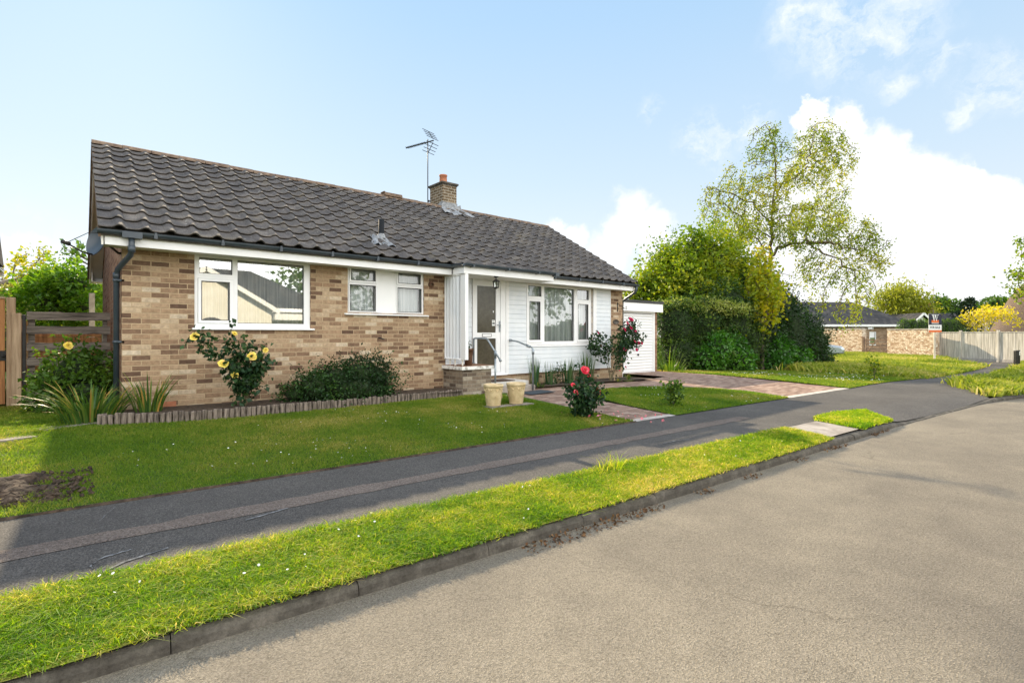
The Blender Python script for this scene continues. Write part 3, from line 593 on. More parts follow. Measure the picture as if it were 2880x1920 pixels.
for r in range(NR):
    for c in range(NC):
        x = X0+c*CW; jn = rnd(-.0015, .0015); js = rnd(-.003, .003); tl = rnd(-.003, .003); t = random.random(); jx = rnd(-.003, .003)
        s0 = r*g-.012+js; s1 = (r+1)*g+.035; vs = []
        for k, (u, h) in enumerate(prof):
            xx = x+u*CW*1.004+jx; hh = h+jn+tl*(u-.5)+rnd(-.0015, .0015)
            vs += [rp(xx, s0+.030, hh-.004), rp(xx, s0-.004, hh+.030), rp(xx, s0+.004, hh+.040), rp(xx, s1, hh+.002)]
        fs = []; n = len(prof)
        for k in range(n-1):
            for q in range(3): fs.append((k*4+q, (k+1)*4+q, (k+1)*4+q+1, k*4+q+1))
        fs += [(0, 1, 2, 3), ((n-1)*4+3, (n-1)*4+2, (n-1)*4+1, (n-1)*4)]
        mb.add(vs, fs, t)
RF = mb.build('roof', M['tile'], H, recalc=False)
mb = MB()
x = X0
while x < X1-.1:
    L = min(.45, X1-x); dz = rnd(-.006, .006)
    pf = [(-.13, -.05), (-.115, -.03), (-.075, .018), (-.03, .042), (.03, .042), (.075, .018), (.115, -.03), (.13, -.05)]
    n = len(pf); vs = [(x+.004, RY+a, RZ+.022+b+dz) for a, b in pf]+[(x+L-.004, RY+a, RZ+.022+b+dz+rnd(-.004, .004)) for a, b in pf]
    mb.add(vs, [(i, i+1, n+i+1, n+i) for i in range(n-1)]+[tuple(range(n)), tuple(range(2*n-1, n-1, -1))], random.random()); x += L
mb.build('ridge_tiles', M['cement'], RF)
mb = MB(); mb.prism([(RY-.12, RZ+.03), (RY-.09, RZ+.12), (RY+.09, RZ+.12), (RY+.12, RZ+.03)], 'x', 5.48, 5.98); mb.box(5.46, 5.5, RY-.1, RY+.1, RZ+.1, RZ+.135); mb.build('ridge_vent', M['cement'], RF, bevel=.008)
# verge: brown under-cloak, white barge board and boxed eaves ends
for xx in (X0+.035, X1-.06):
    mb = MB()
    for s in (1, -1):
        ys = lambda y: y if s == 1 else 6.2-y
        mb.prism([(ys(-.36), 2.40), (ys(3.1), 4.49), (ys(3.1), 4.32), (ys(-.36), 2.23)], 'x', xx, xx+.022)
    mb.build('barge_board', M['cream'], H)
for xx in (X0+.002, X1-.035):
    mb = MB()
    for s in (1, -1):
        ys = lambda y: y if s == 1 else 6.2-y
        mb.prism([(ys(-.40), 2.435), (ys(3.1), 4.55), (ys(3.1), 4.44), (ys(-.40), 2.325)], 'x', xx, xx+.030)
    mb.build('verge_cloak', M['cement'], H)
mb = MB(); mb.box(X0+.07, 5.27, -.352, -.330, 2.238, 2.372); mb.box(7.76, 11.22, -.352, -.330, 2.238, 2.372); mb.build('fascia', M['upvc'], H, bevel=.003); MB().box(X0+.07, 11.22, 6.53, 6.55, 2.238, 2.372).build('rear_fascia', M['upvc'], H)
for a, b in ((-.329, -.012), (6.21, 6.53)): MB().box(X0+.07, 11.22, a, b, 2.245, 2.262).build('soffit', M['cream'], H)
for P_ in ([(-.33, 2.262), (-.012, 2.262), (-.012, 2.58), (-.33, 2.40)], [(6.53, 2.262), (6.2, 2.262), (6.2, 2.58), (6.53, 2.40)]): MB().prism(P_, 'x', X0+.066, X0+.09).build('box_end', M['cream'], H)
for s in (1, -1):
    for xa, xb in ((X0+.058, -.001), (11.201, X1-.062)):
        yy = lambda y: y if s == 1 else 6.2-y
        MB().quad((xa, yy(-.30), 2.36), (xb, yy(-.30), 2.36), (xb, 3.1, 4.40), (xa, 3.1, 4.40)).build('verge_soffit', M['cream'], H)
# gutters
def halfgut(mb, x0, x1, y, z, r=.056, ax='x'):
    n = 9; P = []
    for t in (x0, x1):
        for rr in (r, r-.006):
            for j in range(n):
                a = math.pi+math.pi*j/(n-1); u, w = rr*math.cos(a), rr*math.sin(a)
                P.append((t, y+u, z+w) if ax == 'x' else (y+u, t, z+w))
    fs = [(j, j+1, 2*n+j+1, 2*n+j) for j in range(n-1)]+[(n+j, 3*n+j, 3*n+j+1, n+j+1) for j in range(n-1)]
    fs += [(j, n+j, n+j+1, j+1) for j in range(n-1)]+[(2*n+j, 2*n+j+1, 3*n+j+1, 3*n+j) for j in range(n-1)]
    fs += [(0, 2*n, 3*n, n), (n-1, 2*n-1, 4*n-1, 3*n-1)]
    mb.add(P, fs)
mb = MB(); gy, gzz = -.41, 2.425
halfgut(mb, X0-.01, 5.24, gy, gzz); halfgut(mb, 7.80, 11.36, gy, gzz-.01)
for x in np.arange(.35, 5.2, .82): mb.box(x-.02, x+.02, gy-.064, gy+.062, gzz-.066, gzz-.02); mb.box(x-.014, x+.014, gy-.066, gy-.052, gzz-.05, gzz+.012)
for x in np.arange(8.1, 11.3, .85): mb.box(x-.02, x+.02, gy-.064, gy+.062, gzz-.076, gzz-.03); mb.box(x-.014, x+.014, gy-.066, gy-.052, gzz-.06, gzz+.002)
mb.box(-.02, .2, gy-.062, gy+.06, gzz-.085, gzz-.005)
mb.build('gutter', M['gutter'], H)
mb = MB(); mb.tube([(.085, gy, 2.36), (.085, gy, 2.19), (.075, gy+.05, 2.12), (-.04, .02, 1.96), (-.055, .07, 1.88), (-.055, .07, .05)], .036, 12); mb.tube([(.085, gy, 2.24), (.085, gy, 2.15)], .043, 12); mb.tube([(-.055, .07, 1.91), (-.055, .07, 1.83)], .043, 12)
for z in (1.80, .94): mb.tube([(-.055, .07, z-.02), (-.055, .07, z+.02)], .044, 12); mb.box(-.05, .03, .0, .06, z-.015, z+.015)
mb.build('downpipe', M['gutter'], H, True)
mb = MB(); mb.tube([(11.27, gy, 2.35), (11.27, gy, 2.25), (11.26, gy+.06, 2.18), (11.24, -.05, 2.02), (11.24, .04, 1.95), (11.24, .04, .0)], .036, 12); mb.build('downpipe', M['gutter'], H, True)
# chimney on the ridge
CH = MB().box(7.24, 7.70, 3.06, 3.72, 4.2, 5.21).build('chimney', M['chimbrick'], RF)
mb = MB(); mb.box(7.195, 7.745, 3.015, 3.765, 5.21, 5.262); mb.box(7.22, 7.72, 3.04, 3.74, 5.18, 5.211); mb.build('chimney_cap', M['kerb'], CH, bevel=.008)
MB().lathe([(.0, 5.25), (.115, 5.25), (.11, 5.34), (.10, 5.50), (.115, 5.51), (.115, 5.545), (.085, 5.55), (.08, 5.45)], (7.47, 3.39, 0), 20).build('chimney_pot', M['terra'], CH, True)
mb = MB(); nx, ny = 14, 9; vs = []
for j in range(ny+1):
    for i in range(nx+1):
        u, v = i/nx, j/ny; xx = 7.47+(u-.5)*(.60+.36*v); s = (3.055-EY)/ct-.55*v
        vs.append(rp(xx, s+rnd(-.006, .006), .05+.012*math.sin(u*38)*v+rnd(0, .02)*v+(.10 if j == 0 else 0)+.03*math.sin(u*14)))
mb.add(vs, [(j*(nx+1)+i, j*(nx+1)+i+1, (j+1)*(nx+1)+i+1, (j+1)*(nx+1)+i) for j in range(ny) for i in range(nx)])
mb.box(7.225, 7.715, 3.04, 3.062, 4.50, 4.70); mb.prism([(3.05, 4.5), (3.05, 4.72), (3.3, 4.66), (3.6, 4.5)], 'x', 7.222, 7.242); mb.build('chimney_flashing', M['lead'], CH)
# vent pipe
vb = rp(4.07, (.32-EY)/ct, .02)
VP = MB().lathe([(.055, 0), (.055, .42), (.047, .42), (.047, .3)], (vb[0], vb[1], vb[2]-.03), 20).build('vent_pipe', M['matt'], RF, True)
mb = MB(); vs = []; nx, ny = 12, 9
for j in range(ny+1):
    for i in range(nx+1):
        u, v = i/nx-.5, j/ny; wd = .30+.20*v+.04*math.sin(v*9); ss = (.32-EY)/ct+.13-.46*v-.06*abs(u)*v
        vs.append(rp(4.04+u*wd-.05*v, ss+rnd(-.006, .006), .05+.02*math.sin(u*21+1)+rnd(-.005, .005)+.06*max(0, 1-((u*wd)**2+(.11-.44*v)**2)/.012)))
mb.add(vs, [(j*(nx+1)+i, j*(nx+1)+i+1, (j+1)*(nx+1)+i+1, (j+1)*(nx+1)+i) for j in range(ny) for i in range(nx)])
mb.lathe([(.09, 0), (.064, .07), (.058, .09)], (vb[0], vb[1], vb[2]+.02), 18); mb.build('vent_flashing', M['lead'], VP)
# ---- windows
def pane(name, x0, x1, z0, z1, y, mat, parent):
    return MB().quad((x0, y, z0), (x1, y, z0), (x1, y, z1), (x0, y, z1)).build(name, mat, parent, recalc=False)
def frame(mb, x0, x1, z0, z1, hs, y0, y1):
    """white frame board filling the rectangle round the glass openings hs"""
    xs = sorted({x0, x1, *[h[0] for h in hs], *[h[1] for h in hs]}); zs = sorted({z0, z1, *[h[2] for h in hs], *[h[3] for h in hs]})
    inh = lambda i, j: i < 0 or j < 0 or i >= len(xs)-1 or j >= len(zs)-1 or any(h[0] < (xs[i]+xs[i+1])/2 < h[1] and h[2] < (zs[j]+zs[j+1])/2 < h[3] for h in hs)
    for i in range(len(xs)-1):
        for j in range(len(zs)-1):
            if inh(i, j): continue
            a, b, c, d = xs[i], xs[i+1], zs[j], zs[j+1]
            mb.quad((a, y0, c), (b, y0, c), (b, y0, d), (a, y0, d))
            if inh(i-1, j): mb.quad((a, y0, c), (a, y0, d), (a, y1, d), (a, y1, c))
            if inh(i+1, j): mb.quad((b, y0, c), (b, y1, c), (b, y1, d), (b, y0, d))
            if inh(i, j-1): mb.quad((a, y0, c), (a, y1, c), (b, y1, c), (b, y0, c))
            if inh(i, j+1): mb.quad((a, y0, d), (b, y0, d), (b, y1, d), (a, y1, d))
def curtain(parent, x0, x1, z0, z1, y, hem=None, waves=9., amp=.028):
    n = int((x1-x0)*70); vs = []; rows = 8
    for j in range(rows+1):
        for i in range(n+1):
            x = x0+(x1-x0)*i/n; k = j/rows
            w = math.sin(x*waves*6.28+.8*math.sin(x*5))+.45*math.sin(x*waves*11.+1)+.3*math.sin(x*41)
            vs.append((x, y+amp*w*(.55+.45*(1-k)), z0+(z1-z0)*k+(hem*abs(math.sin(x*21)) if hem and j == 0 else 0)))
    return MB().add(vs, [(j*(n+1)+i, j*(n+1)+i+1, (j+1)*(n+1)+i+1, (j+1)*(n+1)+i) for j in range(rows) for i in range(n)]).build('curtain', M['net'], parent, True)
def window(rect, glass, sashes, sill, y0=.028, curt=(), gm='glass', panels=()):
    x0, x1, z0, z1 = rect; mb = MB(); frame(mb, x0+.002, x1-.002, z0+.002, z1-.002, [*glass, *[s[0] for s in sashes], *panels], y0, y0+.07)
    w = mb.build('window', M['upvc'], H, bevel=.003)
    for g_ in glass: pane('pane', *g_, y0+.045, M[gm], w)
    for o_, g_ in sashes:
        m2 = MB(); frame(m2, o_[0]+.004, o_[1]-.004, o_[2]+.004, o_[3]-.004, [g_], y0-.014, y0+.05); m2.build('opening_sash', M['upvc'], w, bevel=.004); pane('pane', *g_, y0+.03, M[gm], w)
        m3 = MB(); frame(m3, g_[0]-.008, g_[1]+.008, g_[2]-.008, g_[3]+.008, [(g_[0]+.002, g_[1]-.002, g_[2]+.002, g_[3]-.002)], y0-.0165, y0+.02); m3.build('black_gasket', M['black'], w)
    for g_ in glass:
        m3 = MB(); frame(m3, g_[0]-.001, g_[1]+.001, g_[2]-.001, g_[3]+.001, [(g_[0]+.009, g_[1]-.009, g_[2]+.009, g_[3]-.009)], y0+.032, y0+.044); m3.build('black_gasket', M['black'], w)
    for p in panels:
        MB().box(p[0], p[1], y0+.012, y0+.03, p[2], p[3]).build('infill_panel', M['upvc'], w)
    MB().prism([(-.05, sill[2]), (-.05, sill[2]+.022), (y0+.01, sill[2]+.035), (y0+.01, sill[2])], 'x', sill[0], sill[1]).build('sill', M['upvc'], w, bevel=.003)
    for c in curt: curtain(w, *c)
    return w
window(W1, [(.944, 1.399, 1.98, 2.222), (1.472, 2.502, 1.222, 2.222)], [((.925, 1.418, 1.215, 1.905), (.978, 1.350, 1.270, 1.855))], (.845, 2.66, 1.118), curt=[(.90, 2.58, 1.17, 2.27, .16)])
window(W2, [], [((3.30, 3.845, 2.0, 2.26), (3.343, 3.803, 2.043, 2.228)), ((3.29, 3.85, 1.462, 1.985), (3.318, 3.806, 1.487, 1.948)), ((4.25, 4.815, 2.0, 2.26), (4.292, 4.765, 2.043, 2.228)), ((4.25, 4.815, 1.462, 1.985), (4.275, 4.785, 1.487, 1.948))],
       (3.20, 4.93, 1.402), curt=[(3.3, 3.85, 1.46, 2.0, .17, None, 12., .035), (4.25, 4.80, 1.46, 2.0, .17, None, 12., .035), (3.3, 4.8, 1.96, 2.27, .2, None, 8, .02)], gm='glass2', panels=[(3.872, 4.225, 1.47, 2.262)])
window(W3, [(7.672, 8.110, 1.955, 2.200), (8.205, 9.262, .876, 2.196), (9.374, 9.832, 1.942, 2.198)], [((7.65, 8.125, .845, 1.90), (7.712, 8.048, .924, 1.822)), ((9.36, 9.87, .845, 1.90), (9.408, 9.775, .924, 1.822))],
       (7.57, 10.05, .752), curt=[(7.66, 9.9, .86, 2.22, .17, .02, 7., .035)], gm='glass3')
# ---- white shiplap boards on the right half
mb = MB(); mb.box(5.345, 10.63, -.016, -.002, .158, 2.243) if False else None
z = .160; ho = [(6.0, 6.96, .1, 2.4), (7.57, 10.06, .752, 2.4)]
while z < 2.24:
    zt = min(z+.1045, 2.244); segs = [(5.345, 10.63)]
    for a, b, c, d in ho:
        if z+.05 > c: segs = [q for s in segs for q in ((s[0], min(s[1], a)), (max(s[0], b), s[1])) if q[1]-q[0] > .01]
    for a, b in segs:
        mb.prism([(-.003, z), (-.030+rnd(-.001, .001), z+.001), (-.026, zt-.012), (-.017, zt-.006), (-.017, zt), (-.003, zt)], 'x', a, b, random.random())
    z += .1045
CL = mb.build('cladding', M['board'], H, recalc=True)
mb = MB(); mb.box(5.345, 10.645, -.045, -.002, .140, .158); mb.box(10.632, 10.648, -.036, -.002, .158, 2.243)
mb.box(9.935, 10.055, -.040, .03, .79, 2.243); mb.box(7.575, 7.617, -.036, .03, .79, 2.243); mb.box(6.943, 7.03, -.040, .01, .158, 2.243); mb.build('cladding_trim', M['upvc'], H, bevel=.003)
# ---- front door
mb = MB(); frame(mb, 6.022, 6.938, .162, 2.270, [(6.07, 6.80, .20, 2.225)], -.030, .06); DO = mb.build('front_door', M['upvc'], H, bevel=.004)
mb = MB(); frame(mb, 6.074, 6.797, .205, 2.221, [(6.151, 6.672, 1.084, 2.104), (6.151, 6.672, .30, .957)], -.012, .03); mb.build('door_leaf', M['upvc'], DO, bevel=.004)
for nm, a in (('upper_glass', (6.151, 6.672, 1.084, 2.104)), ('lower_glass', (6.151, 6.672, .30, .957))): pane(nm, *a, .012, M['doorglass'], DO)
mb = MB(); frame(mb, 6.283, 6.543, .993, 1.062, [(6.293, 6.533, 1.002, 1.053)], -.019, -.010); mb.build('letter_plate_rim', M['black'], DO); MB().box(6.293, 6.533, -.018, -.011, 1.002, 1.053).build('letter_plate', M['upvc'], DO)
mb = MB(); mb.box(6.752, 6.788, -.024, -.011, 1.10, 1.345); mb.tube([(6.77, -.02, 1.26), (6.77, -.06, 1.26), (6.755, -.066, 1.26), (6.66, -.066, 1.258)], .010, 8); mb.tube([(6.77, -.02, 1.14), (6.77, -.032, 1.14)], .012, 10); mb.build('door_handle', M['iron'], DO)
MB().box(6.575, 6.655, .004, .008, 1.235, 1.365).build('door_notice', M['white'], DO); MB().box(6.60, 6.625, .004, .008, 1.53, 1.57).build('door_sticker', M['white'], DO)
mb = MB(); mb.box(6.585, 6.645, .002, .0037, 1.275, 1.31); mb.box(6.585, 6.63, .002, .0037, 1.335, 1.345); mb.build('notice_print', M['gutter'], DO)
MB().box(6.0, 6.96, -.07, .0, .135, .161).build('threshold', M['upvc'], DO, bevel=.004)
# ---- porch canopy and fluted screen
PC = MB(); PC.box(5.29, 7.745, -.752, -.728, 2.238, 2.372); PC.box(5.29, 5.314, -.728, -.353, 2.238, 2.372); PC.box(7.721, 7.745, -.728, -.353, 2.238, 2.372)
PC = PC.build('porch_canopy', M['upvc'], H, bevel=.003)
MB().box(5.314, 7.721, -.728, -.03, 2.246, 2.262).build('canopy_soffit', M['cream'], PC)
MB().prism([(-.745, 2.373), (-.745, 2.385), (-.30, 2.50), (-.30, 2.373)], 'x', 5.31, 7.73).build('canopy_felt', M['black'], PC)
mb = MB(); halfgut(mb, 5.25, 7.80, -.812, 2.425); halfgut(mb, -.80, -.36, 5.25, 2.425, ax='y')
for x in (5.45, 6.35, 7.2): mb.box(x-.02, x+.02, -.876, -.752, 2.36, 2.40)
mb.box(7.70, 7.81, -.872, -.75, 2.35, 2.42); mb.build('canopy_gutter', M['gutter'], PC)
mb = MB(); n = 72; vs = []
for j, z in enumerate((.560, 2.238)):
    for i in range(n+1):
        y = -.05-.52*i/n; u = (i/n*4.5) % 1.
        vs.append((5.335-.022*(1-abs(2*u-1))**.8, y, z))
fs = [(i, i+1, n+2+i, n+1+i) for i in range(n)]; mb.add(vs, fs); vs2 = [(x+.006, y, z) for x, y, z in vs]; mb.add(vs2, [f[::-1] for f in fs]); PS = mb.build('porch_screen', M['board'], H, True)
mb = MB(); mb.box(5.325, 5.40, -.745, -.572, .545, 2.238); mb.box(5.30, 5.345, -.575, -.03, .545, .566); mb.box(5.30, 5.345, -.572, -.03, 2.215, 2.238); mb.box(5.305, 5.35, -.05, -.03, .566, 2.215); mb.build('screen_post', M['upvc'], PS, bevel=.004)
mb = MB()
for y in (-.18, -.36, -.62): MB().box(5.335, 5.36, y-.012, y+.012, .428, .546).build('screen_foot', M['cream'], PS)
# ---- small fittings on the front wall
mb = MB(); mb.lathe([(0, 0), (.062, 0), (.066, .02), (.05, .05), (.03, .055)], (0, 0, 0), 20)
o = mb.build('wall_vent', M['tub'], H, True); o.rotation_euler = (R(90), 0, 0); o.location = (5.0, 0, 2.05)
mb = MB(); mb.box(.455, .645, -.006, .0, -.015, .062)
for i in range(9):
    for j in range(3): mb.box(.463+i*.02, .475+i*.02, -.0075, -.004, -.006+j*.023, .010+j*.023, .1)
mb.build('air_brick', M['terra'], H)
mb = MB(); mb.tube([(3.86, .01, .985), (3.86, -.05, .98), (3.90, -.085, .965), (3.93, -.09, .955)], .011, 8); mb.build('overflow_pipe', M['black'], H, True)
mb = MB(); mb.tube([(3.70, .01, .60), (3.70, -.03, .60), (3.705, -.035, .57)], .009, 8); mb.build('outdoor_tap', M['tub'], H, True)
# ---- things fixed to or standing against the house
t = thing('low_porch_wall', 'low grey brick porch plinth with chipped white edged coping', 'wall', (5.3, 0, -.16))
MB().box(0, .70, -.70, -.001, -.3, .505).build('brickwork', M['plinthbrick'], t)
c = MB().box(-.045, .745, -.745, -.001, .506, .575).build('coping', M['rim'], t, bevel=.008); MB().box(-.035, .735, -.735, -.0015, .576, .583).build('tiled_top', M['tread'], t, bevel=.002)
t = thing('door_step', 'two pale concrete steps below the white front door', 'step', (6.0, 0, -.17))
MB().box(.002, 1.02, -.72, -.001, .13, .225).build('upper_step', M['stone'], t, bevel=.012); MB().box(.002, 1.14, -.80, -.002, -.1, .129).build('lower_step', M['slab'], t, bevel=.012)
o = MB().box(-.29, .29, -.2, .2, 0, .014).build('doormat', M['mat'], None, bevel=.004); o.location = (6.42, -.43, .056); tag(o, 'brown coir doormat on the upper concrete step', 'doormat')
o = MB().box(-.36, .36, -.22, .22, 0, .012).build('ground_mat', M['greymat'], None, bevel=.004); o.location = (6.86, -1.12, -.165); o.rotation_euler = (0, -.01, R(2)); tag(o, 'blue grey flat mat lying on the block path below the steps', 'mat')
def rail(name, label, pts, flanges):
    t = thing(name, label, 'handrail', pts[0]); o3 = Vector(pts[0]); P = [Vector(p)-o3 for p in pts]; sm = [P[0]]
    for i in range(1, len(P)-1):
        a, b, c_ = P[i-1], P[i], P[i+1]; r_ = min(.06, (a-b).length*.4, (c_-b).length*.4); pa = b+(a-b).normalized()*r_; pc = b+(c_-b).normalized()*r_
        sm += [pa.lerp(b, k).lerp(b.lerp(pc, k), k) for k in (0, .25, .5, .75, 1)]
    sm.append(P[-1]); MB().tube(sm, .019, 12).build('tube', M['iron'], t, True)
    for a, b in flanges: MB().tube([Vector(a)-o3, Vector(b)-o3], .029, 12).build('fitting', M['iron'], t, True)
    return t
rail('handrail', 'left grey tubular handrail sloping down from the porch plinth', [(6.045, -.035, .42), (6.045, -.035, .965), (6.045, -.50, .965), (6.045, -.93, .535)], [((6.045, -.035, .42), (6.045, -.035, .45)), ((6.045, -.93, .535), (6.045, -.955, .51))]).location
t = bpy.data.objects['handrail']; MB().tube([(0, -.745, -.57), (0, -.745, .26)], .019, 12).build('post', M['iron'], t, True); MB().tube([(0, -.745, .14), (0, -.745, .30)], .026, 12).build('clamp', M['iron'], t, True)
rail('handrail', 'right grey tubular handrail running out from the white cladding to a post', [(7.05, -.03, .915), (7.05, -.30, .89), (7.05, -.82, .755), (7.05, -.82, -.17)], [((7.05, -.03, .915), (7.05, -.10, .912)), ((7.05, -.60, .812), (7.05, -.72, .78)), ((7.05, -.82, .62), (7.05, -.82, .72))])
t = thing('porch_lantern', 'small black six sided lantern under the white porch canopy', 'lantern', (6.16, -.66, 2.246))
mb = MB(); mb.lathe([(0, 0), (.055, 0), (.05, -.02), (.014, -.03), (.014, -.062), (.03, -.066), (.085, -.105), (.088, -.113), (.0, -.112)], n=6)
for k in range(6):
    a = k*math.pi/3; b = a+math.pi/3; p = Vector((math.cos(a)*.066, math.sin(a)*.066, 0)); q = Vector((math.cos(b)*.054, math.sin(b)*.054, 0))
    mb.bar(p+Vector((0, 0, -.11)), Vector((math.cos(a)*.052, math.sin(a)*.052, -.225)), .009, .009); mb.bar(p*.9+Vector((0, 0, -.165)), Vector((math.cos(b)*.06, math.sin(b)*.06, -.165)), .006, .006)
mb.lathe([(0, -.222), (.062, -.222), (.056, -.24), (.02, -.25), (.012, -.262), (0, -.265)], n=6); mb.build('lantern_frame', M['black'], t)
MB().lathe([(.056, -.113), (.045, -.222)], n=6).build('lantern_glass', M['glass2'], t)
t = thing('wooden_tub', 'brown tub with a small dark plant on the porch plinth', 'plant pot', (5.60, -.46, .423))
MB().lathe([(0, 0), (.075, 0), (.088, .17), (.10, .30), (.112, .30), (.112, .335), (.095, .335), (.092, .28), (0, .28)], n=18).build('tub', M['tub'], t, True)
P = RNG.normal(size=(60, 3))*[.035, .035, .04]+[-.03, 0, .40]; leaves('plant', P, .06, M['dark'], t)
# satellite dish  at the gable corner
t = thing('satellite_dish', 'dark grey satellite dish on the gable corner below the eaves', 'satellite dish', (-.225, -.16, 2.285))
dd = Vector((-.72, -.42, .20)).normalized(); rot = dd.to_track_quat('Z', 'Y').to_matrix().to_4x4()
mb = MB(); vs = []; n = 28
for r_ in range(7):
    for j in range(n):
        a = 2*math.pi*j/n; q = r_/6; vs.append(rot @ Vector((.185*q*math.cos(a), .21*q*math.sin(a), .07*q*q)))
fs = [(r_*n+j, r_*n+(j+1) % n, (r_+1)*n+(j+1) % n, (r_+1)*n+j) for r_ in range(6) for j in range(n)]; mb.add(vs, fs); mb.add([Vector(v)-dd*.006 for v in vs], [f[::-1] for f in fs])
mb.build('reflector', M['gutter'], t, True)
mb = MB(); e = rot @ Vector((0, -.20, .07)); tipp = e+dd*.31+Vector((0, 0, .03)); mb.tube([e, e+dd*.12+Vector((0, 0, -.015)), tipp], .011, 8); mb.tube([tipp-dd*.04, tipp+dd*.05], .026, 10); mb.tube([rot @ Vector((.17, .09, .07)), dd*.2+rot @ Vector((.09, .03, .03)), tipp], .005, 6); mb.build('feed_arm', M['black'], t, True)
mb = MB(); mb.tube([-dd*.01, -dd*.09, (.19, .22, -.10), (.30, .25, -.10)], .016, 8); mb.box(.292, .305, .19, .31, -.2, -.0); mb.build('wall_bracket', M['black'], t)
# television aerial strapped to the chimney
t = thing('television_aerial', 'tall black television aerial on a mast strapped behind the chimney', 'aerial', (7.19, 3.76, 4.50))
MB().tube([(0, 0, 0), (0, 0, 2.10)], .014, 8).build('mast', M['black'], t, True)
bd = Vector((-.28, .96, 0)); pd = Vector((.96, .28, 0)); a0 = Vector((.0, 0, 2.02))
mb = MB(); mb.bar(a0-bd*.22, a0+bd*.86, .026, .026)
for k in range(14): q = a0+bd*(.08+.056*k); mb.tube([q-pd*.075, q+pd*.075], .007, 5)
for sgn in (1, -1):
    e1 = a0-bd*.20+Vector((0, 0, sgn*.05)); e2 = a0-bd*.02+Vector((0, 0, sgn*.30)); mb.tube([e1, e2], .010, 5)
    for k in range(4): q = e1.lerp(e2, .1+.3*k); mb.tube([q-pd*.24, q+pd*.24], .009, 5)
mb.build('aerial_array', M['black'], t)
MB().tube([(0, -.02, .32), (.03, -.05, .35)], .03, 8).add([(-.03, -.04, .25), (.3, -.04, .25), (.3, -.04, .29), (-.03, -.04, .29)], [(0, 1, 2, 3)]).build('strap', M['black'], t)
# bracket and plaque on the brick pier
t = thing('basket_bracket', 'black scrolled iron hanging basket bracket on the brick pier', 'bracket', (10.97, -.002, 1.80))
mb = MB(); mb.bar((0, -.006, -.13), (0, -.006, .13), .03, .008, up=(0, 1, 0)); mb.tube([(0, -.01, .10), (0, -.12, .035), (0, -.24, -.045)], .006, 6); mb.tube([(0, -.01, -.05), (0, -.24, -.05), (0, -.30, -.045), (0, -.325, -.01), (0, -.30, .012), (0, -.275, -.01)], .006, 6); mb.tube([(0, -.29, -.05), (0, -.31, -.075), (0, -.335, -.06)], .006, 6); mb.build('bracket', M['black'], t, True)
o = MB().lathe([(0, 0), (.128, 0), (.128, .012), (.115, .016), (.112, .012), (0, .012)], n=36).build('oval_plaque', M['gutter'], None, True); o.scale = (1, .52, 1); o.rotation_euler = (R(90), 0, 0); o.location = (10.90, -.001, 1.39); tag(o, 'oval slate grey house plaque on the brick pier above the pink roses', 'plaque'); o.data.materials[0] = M['kerb']
# log roll edging along the border
def logroll(label, pts, h, group, name='log_edging'):
    pts = [np.array(p, float) for p in pts]; t = thing(name, label, 'log edging', (pts[0][0], pts[0][1], g1(*pts[0])), group); of = np.array([*pts[0], g1(*pts[0])])
    seg = [np.linalg.norm(pts[i+1]-pts[i]) for i in range(len(pts)-1)]; mb = MB(); d_ = 0; tot = sum(seg)
    while d_ < tot:
        w = rnd(.058, .078); s_ = d_+w/2; i = 0
        while i < len(seg)-1 and s_ > seg[i]: s_ -= seg[i]; i += 1
        p = pts[i]+(pts[i+1]-pts[i])*min(s_/seg[i], 1); z0 = g1(*p)-.05; hh = h+rnd(-.012, .012)+.05; lx, ly = rnd(-.006, .006), rnd(-.008, .008); r_ = w/2-.003
        n = 9; vs = [(p[0]-of[0]+r_*math.cos(2*math.pi*j/n)+(lx if k else 0), p[1]-of[1]+r_*.75*math.sin(2*math.pi*j/n)+(ly if k else 0), z0-of[2]+zz+(rnd(-.004, .004) if k else 0)) for k, zz in ((0, 0), (1, hh-.008)) for j in range(n)]
        vs += [(x_*.9+.1*(p[0]-of[0]+lx), y_*.9+.1*(p[1]-of[1]+ly), z_+.009) for x_, y_, z_ in vs[n:]]
        mb.add(vs, [(j, (j+1) % n, n+(j+1) % n, n+j) for j in range(n)]+[(n+j, n+(j+1) % n, 2*n+(j+1) % n, 2*n+j) for j in range(n)]+[tuple(2*n+j for j in range(n))], random.random()); d_ += w
    mb.build('logs', M['logwood'], t)
logroll('long grey log roll edging in front of the yellow rose', [(-.20, -.62), (-.27, -.80), (.25, -.93), (.82, -1.04), (2.10, -1.04)], .155, 'log roll edgings of the border')
logroll('middle grey log roll edging below the dark cotoneaster bush', [(2.14, -1.03), (2.9, -.99), (4.12, -.90)], .145, 'log roll edgings of the border')
logroll('darkest short log roll edging up against the porch plinth', [(4.18, -.86), (4.7, -.82), (5.2, -.78)], .135, 'log roll edgings of the border')
